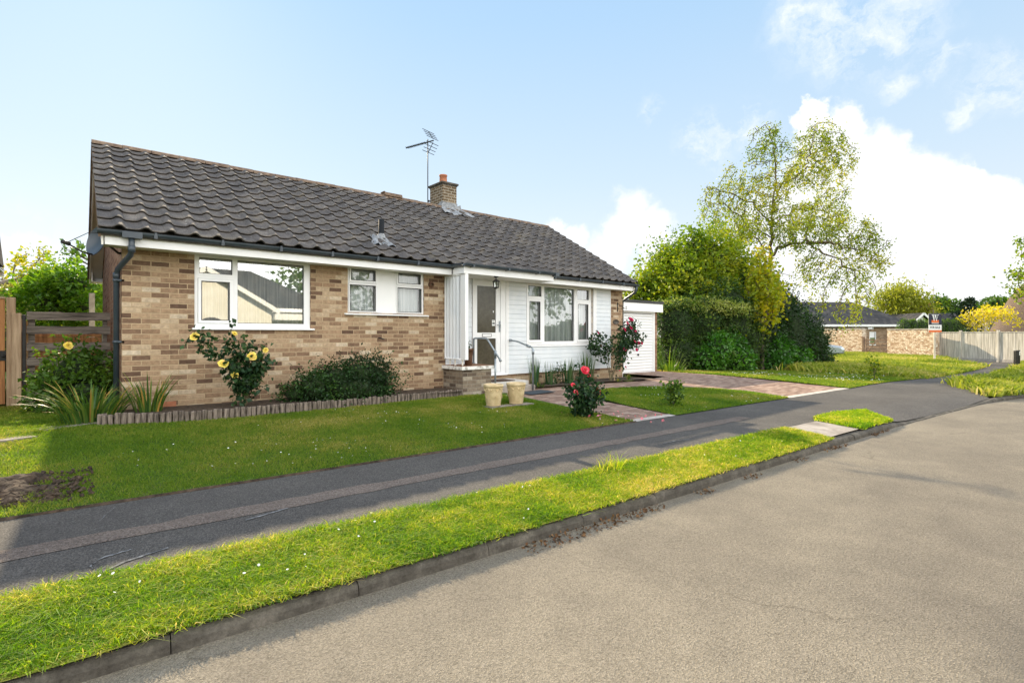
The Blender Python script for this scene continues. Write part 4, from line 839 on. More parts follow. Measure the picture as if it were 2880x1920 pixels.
# slabs and planters
def slab(label, x, y, w, d, rz, name='paving_slab', h=.03, dz=.0, group=None):
    o = MB().box(-w/2, w/2, -d/2, d/2, -.02, h).build(name, M['oldslab'], None, bevel=.006); o.location = (x, y, g1(x, y)+dz); o.rotation_euler = (-.03, .0, rz); return tag(o, label, 'paving slab', group)
slab('pale concrete slab in the lawn under the long leaved clump', -.58, -.60, .58, .30, R(26))
slab('pale concrete slab in sunlit lawn at the left edge of the photo', -1.12, -1.10, .50, .36, R(20))
slab('paving slab under the left carved planter', 5.06, -2.02, .47, .37, R(-4), h=.035); slab('paving slab under the right carved planter', 5.54, -2.06, .46, .37, R(-5), h=.036)
def planter(label, x, y, rz):
    t = thing('planter', label, 'planter', (x, y, g1(x, y)+.036), 'carved stone coloured planters'); t.rotation_euler = (0, 0, rz)
    MB().lathe([(0, 0), (.118, 0), (.126, .012), (.122, .03), (.128, .045), (.148, .20), (.158, .30), (.160, .318), (.172, .325), (.176, .345), (.172, .366), (.155, .372), (.145, .366), (.140, .31), (0, .30)], n=40).build('pot', M['urn'], t, True)
    m_ = MB(); m_.lathe([(.1505, .262), (.156, .285), (.157, .308), (.1535, .262)], n=40)
    for k in range(46):
        a = 2*math.pi*k/46+rnd(-.04, .04); zz = .285+.028*math.sin(k*1.1)+rnd(-.012, .012); r_ = .155; c_ = Vector((r_*math.cos(a), r_*math.sin(a), zz)); s_ = rnd(.012, .02)
        m_.lathe([(0, -s_), (s_*.8, -s_*.4), (s_*.8, s_*.4), (0, s_)], c_, 6)
    for k in range(5):
        a = 2*math.pi*k/5+.5
        for q in range(7): b = q*.9; m_.lathe([(0, -.011), (.010, 0), (0, .011)], (.1455*math.cos(a)-.02*math.cos(b)*math.sin(a), .1455*math.sin(a)+.02*math.cos(b)*math.cos(a), .155+.02*math.sin(b)), 6)
    m_.build('garland', M['urn'], t, True); MB().lathe([(0, .305), (.142, .305)], n=24).build('soil', M['soil'], t)
planter('left carved planter on the lawn slab, standing nearer the bush', 5.02, -2.02, 0); planter('right carved planter on the lawn slab, standing nearer the path', 5.51, -2.05, .7)
# ------------------------------------------------------------------ garage
t = thing('garage', 'flat roofed single garage with a white ribbed up and over door', 'garage', (12.95, 1.35, -.22))
mb = MB(); mb.box(-.9, -.07, 0, .22, -.2, 2.03); mb.box(1.74, 1.90, 0, 4.8, -.2, 2.03); mb.box(-.9, 1.74, 4.6, 4.8, -.2, 2.03); mb.box(-.9, -.7, .22, 4.6, -.2, 2.03); mb.build('wall', M['gbrick'], t)
mb = MB(); mb.box(-.95, 2.05, -.14, -.115, 2.02, 2.30); mb.box(2.025, 2.05, -.115, 4.9, 2.02, 2.30); mb.build('fascia', M['upvc'], t, bevel=.004)
mb = MB(); mb.box(-1.0, 2.08, -.17, 4.95, 2.302, 2.385); mb.build('felt_roof', M['black'], t, bevel=.006); MB().box(-.95, 2.02, -.114, 4.9, 2.035, 2.06).build('soffit', M['cream'], t)
mb = MB(); mb.box(-.07, -.005, -.02, .06, -.1, 2.03); mb.box(1.665, 1.74, -.025, .06, -.1, 2.03); mb.box(-.005, 1.665, -.02, .06, 1.965, 2.03); mb.build('door_frame', M['upvc'], t, bevel=.004)
mb = MB(); nb = 20; z = .02; hh = 1.93/nb
for k in range(nb): mb.prism([(.03, z), (.002, z+.008), (-.004, z+hh*.5), (.002, z+hh-.016), (.016, z+hh-.006), (.03, z+hh)], 'x', .05, 1.615); z += hh
mb.box(.0, .048, -.012, .035, .012, 1.96); mb.box(1.617, 1.66, -.012, .035, .012, 1.96); mb.box(.0, 1.66, -.008, .034, .0, .0195); gd = mb.build('garage_door', M['upvc'], t)
mb = MB(); mb.tube([(.80, .0, .60), (.80, -.035, .60)], .026, 10); mb.box(.785, .815, -.05, -.03, .56, .625); mb.build('door_handle', M['black'], gd); MB().tube([(.83, 0, 1.72), (.83, -.012, 1.72)], .014, 8).build('door_lock', M['black'], gd)
# ------------------------------------------------------------------ grass you could not count
LAWN = [(x, YP(x)+.01) for x in (-7, -3.2, -1, 0, 2, 4, 6.2)]+[(6.03, -1.7), (5.95, -.95), (5.2, -.86), (2.75, -1.02), (.8, -1.08), (-.3, -.82), (-.3, -.2), (-.05, .3), (-.05, 2.2), (-1.1, 2.2), (-7, 2.3)]
def stuff(o, label, cat='grass'): return tag(o, label, cat, None, 'stuff')
stuff(blades('lawn_grass', LAWN, 6200, .028, .0056, M['grass'], .020, 1, .8, 1.6, edge=.010), 'short mown grass of the long front lawn')
stuff(blades('island_grass', LAWN2, 2800, .03, .008, M['grass'], .012, 2, .7, 1.6, edge=.012), 'short mown grass between path and driveway')
VG = [(-5, -4.98), (-2.2, -5.18), (0, -5.33), (2, -5.47), (4, -5.62), (6, -5.76), (7.43, -5.86), (7.43, -6.492), (6, -6.422), (4, -6.322), (2, -6.217), (0, -6.095), (-2.2, -5.97), (-5, -5.80)]
stuff(blades('verge_grass', VG, 11500, .040, .0066, M['vergegrass'], .012, 3, 1.15, 2.6, edge=.018, nz=.2), 'sunlit yellow green grass of the long verge beside the kerb')
stuff(blades('island_verge_grass', [(8.44, -5.92), (8.9, -5.76), (9.6, -5.80), (10.35, -6.05), (9.95, -6.57), (9.0, -6.52), (8.52, -6.50)], 5200, .045, .010, M['vergegrass'], .012, 4, .7, 2.6, edge=.025), 'sunlit grass of the small verge patch beyond the concrete slab')
stuff(blades('hedge_foot_grass', [(15.1, 1.9), (14.95, -2.7), (14.55, YP(14.55)+.02), (17.6, -4.60), (20.5, -4.8), (21, -2.), (21.2, .6)], 1700, .035, .012, M['grass'], .012, 5, .7, 1.2), 'mown daisy speckled grass in front of the hedge')
stuff(blades('wild_grass', [(20.4, -4.75), (22.2, -4.93), (29.2, -5.0), (32.5, -4.2), (33.5, -2.7), (38.2, -1.9), (40.2, 1.2), (44, 5), (36, 7), (27, 3), (22, .6)], 820, .21, .020, M['longgrass'], .01, 6, .65, .6, edge=.45, hvar=1.1, nz=.22, hf=lambda x, y: np.clip(.12+.20*(y+5.2)+.55*(vnoise(x, y, .7, 17)-.3)+.012*(x-21), .14, .95)), 'long seeding wild grass below the stone walls')
stuff(blades('corner_wild_grass', [(15.6, -7.0), (16.8, -6.6), (18.3, -5.98), (22.2, -6.03), (29, -6.03), (34, -5.98), (42, -5.1), (42, -9), (30, -11), (20, -8.1), (16.8, -7.36)], 1000, .17, .02, M['longgrass'], .01, 7, .6, .7, edge=.12, hvar=1.1, dens_far=16, nz=.22, hf=lambda x, y: .35+.9*vnoise(x, y, .8, 18)), 'long unmown grass on the corner by the black bollard')
def crumbs(name, label, poly, n, mat, size, z, cat, wid=.45, clump=None, up=1.5):
    poly = np.array(poly); (x0, y0), (x1, y1) = poly.min(0), poly.max(0); x = RNG.uniform(x0, x1, n*4); y = RNG.uniform(y0, y1, n*4); k = inpoly(x, y, poly)
    if clump: k &= vnoise(x, y, clump, 31) > .62
    x, y = x[k][:n], y[k][:n]; P = np.stack([x, y, gz(x, y)+z], 1)
    stuff(leaves(name, P, size, mat, None, wid, None, 0, None, .12, up), label, cat)
def disc_flowers(name, label, poly, n, clump, r, z, cat='daisies'):
    poly = np.array(poly); (x0, y0), (x1, y1) = poly.min(0), poly.max(0); x = RNG.uniform(x0, x1, n*8); y = RNG.uniform(y0, y1, n*8); k = inpoly(x, y, poly) & (vnoise(x, y, clump, 33) > .60)
    x, y = x[k][:n], y[k][:n]; C_ = np.stack([x, y, gz(x, y)+z], 1); nn = unit(RNG.normal(size=(len(x), 3))*.35+[0, 0, 1]); u = unit(np.cross(nn, RNG.normal(size=(len(x), 3)))); w = np.cross(nn, u); rr = r*RNG.uniform(.7, 1.2, (len(x), 1))
    V = np.stack([C_+(u*math.cos(a)+w*math.sin(a))*rr for a in np.arange(6)*math.pi/3], 1).reshape(-1, 3); F = np.arange(len(x)*6).reshape(-1, 6)
    stuff(npmesh(name, V, F, M['daisy'], None, RNG.random(len(V))), label, cat)
disc_flowers('lawn_daisies', 'small white daisies dotted over the long front lawn', LAWN[1:11], 120, 1.3, .008, .050)
disc_flowers('island_daisies', 'small white daisies dotted over the lawn beside the driveway', LAWN2, 70, 1.5, .010, .045)
disc_flowers('verge_daisies', 'small white daisies in the sunlit verge', VG, 60, 2., .008, .05)
disc_flowers('hedge_daisies', 'white daisies in the mown grass before the hedge', [(15.2, 0), (15, -3), (17.6, -4.5), (20.5, -4.6), (20.8, -1)], 260, .9, .015, .05)
crumbs('gutter_litter', 'brown dead leaves gathered in the road channel along the kerb', [(-1.5, -6.02), (2.1, -6.27), (4.7, -6.42), (7, -6.52), (9.6, -6.63), (9.6, -6.70), (7, -6.60), (4.7, -6.52), (2.1, -6.42), (-1.5, -6.18)], 1900, M['litter'], .030, -.074, 'dead leaves', .4, 2.4)
crumbs('verge_clover', 'low broad leaved weeds spilling over the kerb edge of the verge', [(-1.5, -5.84), (2, -6.05), (4, -6.24), (4, -6.33), (2, -6.235), (-1.5, -6.03)], 2600, M['mid'], .020, .022, 'weeds', .5, 2.2)
crumbs('fallen_petals', 'pink rose petals fallen on the grass round the coral rose', [(5.5, -3.05), (5.9, -3.2), (6.5, -3.3), (6.9, -4.2), (6.3, -4.6), (5.7, -3.8), (5.3, -3.5)], 30, M['petal_f'], .05, .05, 'petals', .5)
o = blades('verge_weed', [(3.5, -5.58), (3.85, -5.60), (3.85, -5.78), (3.5, -5.76)], 1500, .12, .007, M['vergegrass'], 0, 8, .6, 3., hvar=1., edge=.03); tag(o, 'tuft of tall weedy grass at the pavement edge of the verge', 'grass tuft')
o = blades('kerb_weed', [(2.02, -6.10), (2.2, -6.12), (2.2, -6.22), (2.02, -6.2)], 3000, .06, .012, M['mid'], -.02, 8, .8, 3., hvar=1.); tag(o, 'small green weed growing over the kerb joint', 'weed')
stuff(blades('near_verge_grass', [(-2.2, -5.2), (2.4, -5.5), (2.4, -6.235), (0, -6.103), (-2.2, -5.98)], 8000, .036, .006, M['vergegrass'], .012, 3, 1.2, 2.6, edge=.012, nz=.22), 'sunlit grass blades of the verge nearest the photographer')
# ------------------------------------------------------------------ garden plants
def strapclump(name, label, x, y, n, h, w, mat, spread, arch, cat='plant', group=None, base=.08, z=None):
    z = g1(x, y) if z is None else z; t = thing(name, label, cat, (x, y, z), group); V = []; F = []; T = []; K = 7
    for i in range(n):
        a = rnd(0, 6.283); r0 = base*math.sqrt(random.random())*1.6; L = h*rnd(.6, 1.15); sp = spread*rnd(.15, 1.) ; ar = arch*rnd(.4, 1.3); ca, sa = math.cos(a+rnd(-.4, .4)), math.sin(a+rnd(-.4, .4)); o_ = len(V); ww = w*rnd(.7, 1.2); tn = random.random()**1.3
        for k in range(K):
            u = k/(K-1); ang = sp*.6+ar*u*1.1; d = L*(u*math.sin(min(ang, 1.7)*.55)+.0); zz = L*(u-.5*ar*u*u*.9*min(1, sp+.4)); wd = ww*(1-u**2.2)*.5+.0006
            px, py = r0*ca+d*ca, r0*sa+d*sa; V += [(px-sa*wd, py+ca*wd, zz), (px+sa*wd, py-ca*wd, zz+.002)]; T += [tn, min(1, tn+.15*u)]
            if k: q = o_+2*k; F.append((q-2, q-1, q+1, q))
    npmesh('foliage', np.array(V), np.array(F), mat, t, np.array(T)); return t
strapclump('strap_leaf_clump', 'large arching strap leaved clump at the left corner of the house', -.34, -.32, 165, .62, .026, M['strap'], .8, .9, base=.20)
strapclump('strap_leaf_clump', 'smaller upright strap leaved clump beside the air brick', .28, -.40, 70, .56, .024, M['strap'], .9, .55, base=.11, z=-.02)
for x, lab, n, h in ((7.52, 'iris clump nearest the right handrail post', 44, .62), (7.98, 'thin iris clump between handrail and dark leaved bush', 22, .50), (8.55, 'iris clump below the middle of the lounge window', 50, .58), (9.28, 'tallest iris clump beside the climbing rose', 70, .70), (9.05, 'short iris clump behind the coral rose', 24, .48)):
    strapclump('iris', 'upright '+lab, x, -.40, n, h, .028, M['iris'], .38, .12, 'iris', 'irises below the lounge window', .09, g1(x, -.4)+.04)
def rosebloom(c, r, mat, parent, facing=None, name='bloom'):
    V = []; F = []; T = []; q = Vector(facing if facing else (rnd(-.5, .5), -1, rnd(.2, .9))).normalized().to_track_quat('Z', 'Y').to_matrix()
    layers = [(.2, 3, .05), (.32, 4, .2), (.52, 5, .42), (.78, 6, .78), (1., 7, 1.2)]
    for li, (rr, n, tilt) in enumerate(layers):
        for k in range(n):
            a = 2*math.pi*k/n+li*.5+rnd(-.15, .15); o_ = len(V); tn = rnd(0, 1); R_ = r*rr*rnd(.88, 1.12); ti = tilt*rnd(.9, 1.1)
            for i in range(4):
                for j in range(5):
                    u = i/3; v = (j/4-.5)*2; ww = R_*.62*math.sin(math.pi*(.12+.70*u))**.7*v; out = R_*(.08+math.sin(ti)*u*.95)-(.25*R_*v*v*(1-.2*ti)); h = R_*math.cos(min(ti, 1.35))*u*.9+r*.10-r*.06*li-(.14*R_*u**3 if li > 1 else 0)
                    p = Vector((out*math.cos(a)-ww*math.sin(a), out*math.sin(a)+ww*math.cos(a), h)); V.append(tuple(Vector(c)+q @ p)); T.append(tn)
            F += [(o_+i*5+j, o_+i*5+j+1, o_+(i+1)*5+j+1, o_+(i+1)*5+j) for i in range(3) for j in range(4)]
    return npmesh(name, np.array(V), np.array(F), mat, parent, np.array(T), True)
def stems(paths, r0, r1, parent, mat='stem', name='stems'):
    A = []; B = []; ra = []; rb = []; pts = []
    for p in paths:
        q = refine(p, 5, .006); n = len(q)
        for i in range(n-1): A.append(q[i]); B.append(q[i+1]); ra.append(r0+(r1-r0)*i/n); rb.append(r0+(r1-r0)*(i+1)/n)
        pts.append(np.array(q))
    sticks(name, A, B, ra, rb, M[mat], parent, 6); return pts
def rosebush(name, label, base, canes, blooms, petal, leafL, nleaf, spread, lmat='roseleaf', lo=.25, group=None, bz=None, cat='rose bush'):
    z = g1(*base) if bz is None else bz; t = thing(name, label, cat, (*base, z), group)
    pts = stems([[(0, 0, 0), *c] for c in canes], .010, .004, t); P = []
    for q in pts:
        n = len(q); s = q[int(n*lo):]
        for _ in range(max(1, nleaf//len(pts))):
            b = s[random.randrange(len(s))]; c = b+RNG.normal(size=3)*spread
            for _k in range(5): P.append(c+RNG.normal(size=3)*leafL*.55)
    P = np.array(P); leaves('leaves', P, leafL, M[lmat], t, .36, None, .3, None, .1, .6)
    for b, r, m in blooms:
        rosebloom(b, r, M[m], t); 
    return t
# yellow rose under the bedroom window
rosebush('yellow_rose', 'tall rose bush with yellow blooms below the bedroom window', (1.44, -.62), [[(.0, .0, .3), (.06, 0, .62), (.02, .02, .88)], [(-.06, -.02, .32), (-.22, 0, .66), (-.46, 0, .84), (-.62, -.02, .99)], [(-.02, .02, .4), (-.14, .02, .8), (-.15, 0, 1.03)], [(.07, .0, .3), (.22, .02, .6), (.27, .0, .80)], [(.03, -.04, .35), (.08, -.08, .55), (.12, -.08, .72)], [(-.05, -.06, .3), (-.16, -.1, .5), (-.20, -.1, .7)]],
         [((-.66, -.03, 1.03), .062, 'petal_y'), ((-.15, 0, 1.07), .042, 'petal_y'), ((.05, -.14, .74), .075, 'petal_y'), ((-.32, -.15, .64), .075, 'petal_y'), ((.26, -.06, .82), .046, 'petal_y'), ((-.18, -.16, .47), .052, 'petal_y')], None, .078, 250, .062, bz=-.01, lo=.2)
# coral rose on the lawn
rosebush('coral_rose', 'rose bush with coral red blooms standing on the lawn by the path', (5.80, -3.38), [[(.0, 0, .3), (.02, 0, .62), (.03, 0, .74)], [(-.07, .03, .2), (-.16, .05, .4), (-.2, .05, .5)], [(.08, -.02, .2), (.18, -.05, .36), (.22, -.06, .45)], [(.03, .06, .25), (.1, .08, .5), (.14, .06, .64)], [(-.03, -.08, .2), (-.06, -.15, .38), (-.05, -.15, .5)], [(.05, -.08, .2), (.12, -.15, .3), (.1, -.17, .46)], [(-.08, -.04, .15), (-.18, -.08, .28), (-.2, -.08, .36)]],
         [((.03, -.02, .76), .085, 'petal_r'), ((.18, .03, .66), .052, 'petal_r'), ((-.2, .03, .53), .042, 'petal_r'), ((-.22, -.05, .42), .05, 'petal_r'), ((.24, -.09, .42), .085, 'petal_r'), ((-.12, -.16, -.0), .03, 'petal_r')], None, .072, 280, .062, lo=.10)
# climbing rose against the pier
t = rosebush('climbing_rose', 'tall climbing rose with magenta blooms tied up against the brick pier', (9.92, -.62), [[(.1, .05, .4), (.3, .12, .85), (.62, .1, 1.25), (.8, .0, 1.52)], [(.16, .0, .35), (.45, .05, .8), (.85, .02, 1.12), (1.15, -.05, 1.2)], [(.05, .1, .4), (.12, .2, .85), (-.1, .3, 1.05), (-.22, .3, 1.22)], [(.2, .05, .4), (.5, .1, .9), (.8, .1, 1.3), (1.0, .0, 1.42)], [(.12, -.03, .3), (.35, -.05, .7), (.6, -.05, .95)], [(.0, .08, .3), (-.05, .2, .7), (-.3, .3, .85), (-.35, .3, .98)], [(.25, .0, .5), (.6, .05, .95), (.95, .05, 1.0), (1.1, 0, .92)]],
             [((.78, -.05, 1.60), .07, 'petal_p'), ((.62, -.05, 1.50), .05, 'petal_p'), ((.74, -.08, 1.38), .055, 'petal_p'), ((.5, -.06, 1.33), .06, 'petal_p'), ((-.2, .25, 1.25), .05, 'petal_p'), ((.92, -.1, 1.28), .05, 'petal_p'), ((.80, -.15, 1.02), .05, 'petal_p'), ((1.08, -.08, .98), .05, 'petal_p'), ((1.2, -.08, .97), .045, 'petal_p'), ((.95, -.1, .8), .045, 'petal_p'), ((.42, -.12, .82), .05, 'petal_p'), ((.2, -.12, .30), .04, 'petal_p'), ((.48, -.1, .36), .04, 'petal_p'), ((-.12, .22, .90), .04, 'petal_p')], None, .08, 380, .075, lo=.42, bz=-.16)
MB().tube([(0.1, -.02, 0), (.38, .05, .95)], .011, 6).tube([(.18, -.05, 0), (.55, .06, 1.0)], .009, 6).build('canes', M['newwood'], t)
rosebush('small_shrub', 'small sparse bushy shrub on the lawn beside the driveway', (8.06, -3.60), [[(.0, 0, .2), (.03, 0, .42)], [(-.06, .0, .2), (-.1, .02, .36)], [(.07, .02, .18), (.12, .03, .34)], [(.0, -.06, .2), (.02, -.1, .4)]], [], None, .06, 130, .06, 'mid', .35, cat='shrub', bz=-.29)
rosebush('dark_leaved_shrub', 'low dark leaved rose shrub between the irises', (8.25, -.40), [[(0, 0, .25), (.05, 0, .42)], [(-.08, 0, .2), (-.16, .0, .4)], [(.1, 0, .2), (.2, 0, .36)]], [], None, .055, 40, .06, 'roseleaf', .3, cat='shrub', bz=-.13)
strapclump('bed_tuft', 'small yellowing tuft in the soil by the pier', 10.6, -.66, 30, .20, .014, M['strap'], .9, .8, base=.05, z=-.13)
strapclump('bed_tuft', 'small pale tuft at the foot of the climbing rose', 10.0, -.78, 22, .13, .014, M['strap'], .9, .9, base=.05, z=-.14)
strapclump('bed_tuft', 'low pale leafy tuft by the right handrail post', 7.45, -.55, 34, .16, .02, M['strap'], .9, .9, base=.09, z=-.14)
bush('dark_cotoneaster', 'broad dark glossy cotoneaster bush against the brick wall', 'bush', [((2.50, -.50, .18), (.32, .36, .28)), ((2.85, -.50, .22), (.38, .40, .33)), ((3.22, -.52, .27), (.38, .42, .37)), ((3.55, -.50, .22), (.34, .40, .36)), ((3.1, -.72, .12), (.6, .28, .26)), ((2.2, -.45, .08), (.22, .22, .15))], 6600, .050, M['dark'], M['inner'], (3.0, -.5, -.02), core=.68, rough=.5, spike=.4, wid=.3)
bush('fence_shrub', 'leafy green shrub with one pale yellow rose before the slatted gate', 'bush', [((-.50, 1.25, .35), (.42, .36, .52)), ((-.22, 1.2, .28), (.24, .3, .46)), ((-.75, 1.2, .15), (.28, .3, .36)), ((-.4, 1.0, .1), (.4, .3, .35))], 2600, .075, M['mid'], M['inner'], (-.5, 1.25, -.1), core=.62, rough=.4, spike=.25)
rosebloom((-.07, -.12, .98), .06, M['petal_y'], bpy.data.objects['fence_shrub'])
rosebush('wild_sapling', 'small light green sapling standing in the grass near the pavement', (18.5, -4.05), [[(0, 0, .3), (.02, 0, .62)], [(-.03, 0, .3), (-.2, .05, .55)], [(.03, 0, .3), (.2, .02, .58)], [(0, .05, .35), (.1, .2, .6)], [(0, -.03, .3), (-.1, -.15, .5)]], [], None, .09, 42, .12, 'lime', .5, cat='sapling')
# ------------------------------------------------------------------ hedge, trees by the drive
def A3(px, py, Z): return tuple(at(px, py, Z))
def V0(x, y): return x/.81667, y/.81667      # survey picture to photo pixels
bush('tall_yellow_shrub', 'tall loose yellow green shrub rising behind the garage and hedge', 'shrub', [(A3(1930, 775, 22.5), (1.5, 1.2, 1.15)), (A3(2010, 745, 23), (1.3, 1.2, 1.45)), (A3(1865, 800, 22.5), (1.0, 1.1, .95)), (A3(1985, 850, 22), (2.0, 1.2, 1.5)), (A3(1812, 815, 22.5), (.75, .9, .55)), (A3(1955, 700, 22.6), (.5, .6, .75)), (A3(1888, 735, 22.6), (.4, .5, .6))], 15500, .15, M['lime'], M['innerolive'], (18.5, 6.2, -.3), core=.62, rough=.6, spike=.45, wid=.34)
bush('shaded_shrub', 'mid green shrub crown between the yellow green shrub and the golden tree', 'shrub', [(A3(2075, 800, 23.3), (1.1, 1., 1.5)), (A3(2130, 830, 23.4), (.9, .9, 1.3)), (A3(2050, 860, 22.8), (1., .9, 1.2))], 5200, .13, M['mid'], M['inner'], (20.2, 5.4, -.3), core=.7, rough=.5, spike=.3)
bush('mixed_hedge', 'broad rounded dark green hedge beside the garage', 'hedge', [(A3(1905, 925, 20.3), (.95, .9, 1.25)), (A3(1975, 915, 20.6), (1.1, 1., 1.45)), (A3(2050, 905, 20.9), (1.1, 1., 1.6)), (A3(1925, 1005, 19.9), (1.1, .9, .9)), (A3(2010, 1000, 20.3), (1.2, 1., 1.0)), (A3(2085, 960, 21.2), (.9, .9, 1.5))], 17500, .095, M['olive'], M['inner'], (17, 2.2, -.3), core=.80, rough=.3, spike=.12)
bush('sun_toned_cream_shrub', 'cream tipped sprays coloured as if sunlit along the top of the hedge beside the garage', 'shrub', [(A3(px_, 862+rnd(-10, 8)+abs(px_-1960)*.08, 20.2), (.42, .55, .26)) for px_ in range(1870, 2085, 24)], 5200, .085, M['sun_creamtip'], M['innerolive'], (17.2, 2.0, -.3), core=.7, rough=.5, spike=.4, gnd=False)  # added cream lobes, their pale colour standing in for sun along the top
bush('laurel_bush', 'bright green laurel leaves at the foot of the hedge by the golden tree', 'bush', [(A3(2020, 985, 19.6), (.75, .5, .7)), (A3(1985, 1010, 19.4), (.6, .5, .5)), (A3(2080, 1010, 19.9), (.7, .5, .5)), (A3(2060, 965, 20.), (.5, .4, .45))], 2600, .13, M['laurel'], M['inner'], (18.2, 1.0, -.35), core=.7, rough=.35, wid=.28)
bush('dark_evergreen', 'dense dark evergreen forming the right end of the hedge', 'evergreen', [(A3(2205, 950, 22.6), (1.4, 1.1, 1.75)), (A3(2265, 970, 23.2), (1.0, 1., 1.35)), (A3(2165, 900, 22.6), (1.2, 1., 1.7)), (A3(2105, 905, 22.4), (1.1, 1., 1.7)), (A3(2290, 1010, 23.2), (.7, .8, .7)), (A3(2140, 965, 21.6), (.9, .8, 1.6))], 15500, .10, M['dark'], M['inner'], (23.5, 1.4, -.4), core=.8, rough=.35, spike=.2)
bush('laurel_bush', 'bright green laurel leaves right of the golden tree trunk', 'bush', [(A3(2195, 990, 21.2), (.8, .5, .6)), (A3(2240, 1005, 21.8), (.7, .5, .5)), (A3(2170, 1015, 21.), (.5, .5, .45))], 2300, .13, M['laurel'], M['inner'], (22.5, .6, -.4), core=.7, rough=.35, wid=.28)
strapclump('wild_willowherb', 'tall pale green feathery weed growing between garage and hedge', 15.75, 1.55, 22, 1.1, .03, M['mid'], .55, .5, base=.25)
strapclump('wild_willowherb', 'low dense weeds on the ground at the garage corner', 15.55, 1.25, 60, .5, .05, M['mid'], .9, .8, base=.3)
# golden young tree on the grass
z = g1(20.7, .35); b = np.array([20.7, .35, z])
gp = [(-1, 0, refine([b, b+[-.03, 0, .7], b+[-.05, .02, 1.25], b+[.05, 0, 1.75]], 4)), (0, 99, refine([b+[.05, 0, 1.75], b+[-.25, .1, 2.4], b+[-.35, .1, 3.6]], 5, .03)), (0, 99, refine([b+[.05, 0, 1.75], b+[.2, -.1, 2.6], b+[.12, 0, 4.1], b+[.05, 0, 5.0]], 5, .03)), (0, 99, refine([b+[.05, 0, 1.75], b+[.45, .2, 2.5], b+[.6, .2, 3.4]], 5, .03))]
nd, pr_ = chain(gp); att = np.concatenate([ell(b+[0, 0, 3.0], (1.0, .9, 1.2), 400), ell(b+[-.05, 0, 4.1], (.55, .55, 1.0), 130), ell(b+[.1, 0, 2.0], (.75, .6, .6), 130), ell(b+[-.45, 0, 3.4], (.6, .6, .7), 60), ell(b+[.5, .2, 2.7], (.6, .6, .7), 60)])
tree('golden_tree', 'slim young tree with golden yellow leaves on the grass before the hedge', 'tree', nd, pr_, att, M['gold'], M['bark'], .15, 1.2, .20, .006, .17, 6, jitter=1.0, trunkr=.085, tuft=(.6, 7, (.11, .14)), wid=.36)
# the tall airy tree behind the hedge, its limbs as they spread in the photograph
def Q(pts): return [at(1740+x/1.9128, 280+y/1.9128, 26.5+dz) for x, y, dz in pts]
b = at(1740+800/1.9128, 280+1230/1.9128, 26.5); b[2] = -.45
tp = [(-1, 0, refine([b, *Q([(805, 1000, 0), (815, 820, 0), (822, 640, 0)])], 5, .05)),
      (0, 15, refine(Q([(822, 640, 0), (835, 540, .2), (875, 450, .4), (985, 392, .7), (1095, 318, .9), (1190, 262, 1.0)]), 4, .06)),
      (0, 15, refine(Q([(822, 640, 0), (838, 480, -.3), (845, 340, -.5), (830, 230, -.6), (790, 140, -.7)]), 4, .06)),
      (1, 10, refine(Q([(985, 392, .7), (1020, 290, .3), (1050, 190, 0), (1065, 120, -.2)]), 4, .06)),
      (0, 9, refine(Q([(815, 830, 0), (900, 785, -.6), (1010, 768, -1.2), (1130, 765, -1.5), (1240, 790, -1.6), (1340, 850, -1.6)]), 4, .07)),
      (4, 12, refine(Q([(1010, 768, -1.2), (1090, 830, -1.6), (1200, 860, -2.), (1290, 960, -2.2)]), 4, .07)),
      (0, 14, refine(Q([(820, 680, 0), (720, 560, .8), (600, 500, 1.2), (510, 470, 1.4)]), 4, .07)),
      (0, 12, refine(Q([(815, 740, 0), (690, 660, .4), (560, 560, .8), (500, 560, .9)]), 4, .07)),
      (0, 14, refine(Q([(820, 680, 0), (930, 600, 1.2), (1040, 590, 1.8), (1150, 610, 2.0)]), 4, .07)),
      (0, 10, refine(Q([(815, 810, 0), (720, 740, -1.), (640, 760, -1.6), (560, 800, -1.8)]), 4, .07))]
nd, pr_ = chain(tp); sc = 26.5/1456/1.9128
def lobe(x, y, rx, ry, rz, n, dz=0): c = Q([(x, y, dz)])[0]; return ell(c, (rx*sc, rz, ry*sc), n, .2)
att = np.concatenate([lobe(790, 230, 85, 130, 1.0, 115, -.6), lobe(850, 330, 120, 130, 1.4, 150, -.4), lobe(1080, 230, 130, 110, 1.3, 165, .5), lobe(1180, 330, 80, 120, 1.1, 90, .9), lobe(1000, 400, 130, 90, 1.3, 110, .6), lobe(540, 500, 90, 90, 1.2, 110, 1.2), lobe(700, 380, 90, 130, 1.3, 110, .3), lobe(650, 520, 130, 130, 1.6, 180, .8), lobe(790, 520, 140, 150, 1.6, 200, 0),
                      lobe(500, 610, 55, 60, .9, 45, .9), lobe(1060, 620, 190, 110, 1.6, 220, 1.4), lobe(1150, 500, 70, 90, 1., 70, 1.2), lobe(980, 720, 190, 80, 1.5, 150, -.8), lobe(1240, 720, 140, 100, 1.4, 190, -1.4), lobe(1340, 790, 80, 90, 1.2, 120, -1.6), lobe(1350, 920, 55, 110, .9, 95, -1.7), lobe(1210, 940, 60, 110, .9, 90, -2), lobe(1040, 920, 75, 100, 1., 70, -1.4), lobe(620, 700, 150, 90, 1.6, 150, -.8), lobe(740, 680, 120, 110, 1.5, 120, 0), lobe(1330, 1070, 50, 70, .8, 60, -1.8), lobe(1230, 1140, 50, 80, .8, 60, -2.2), lobe(1080, 1060, 40, 70, .8, 30, -1.6)])
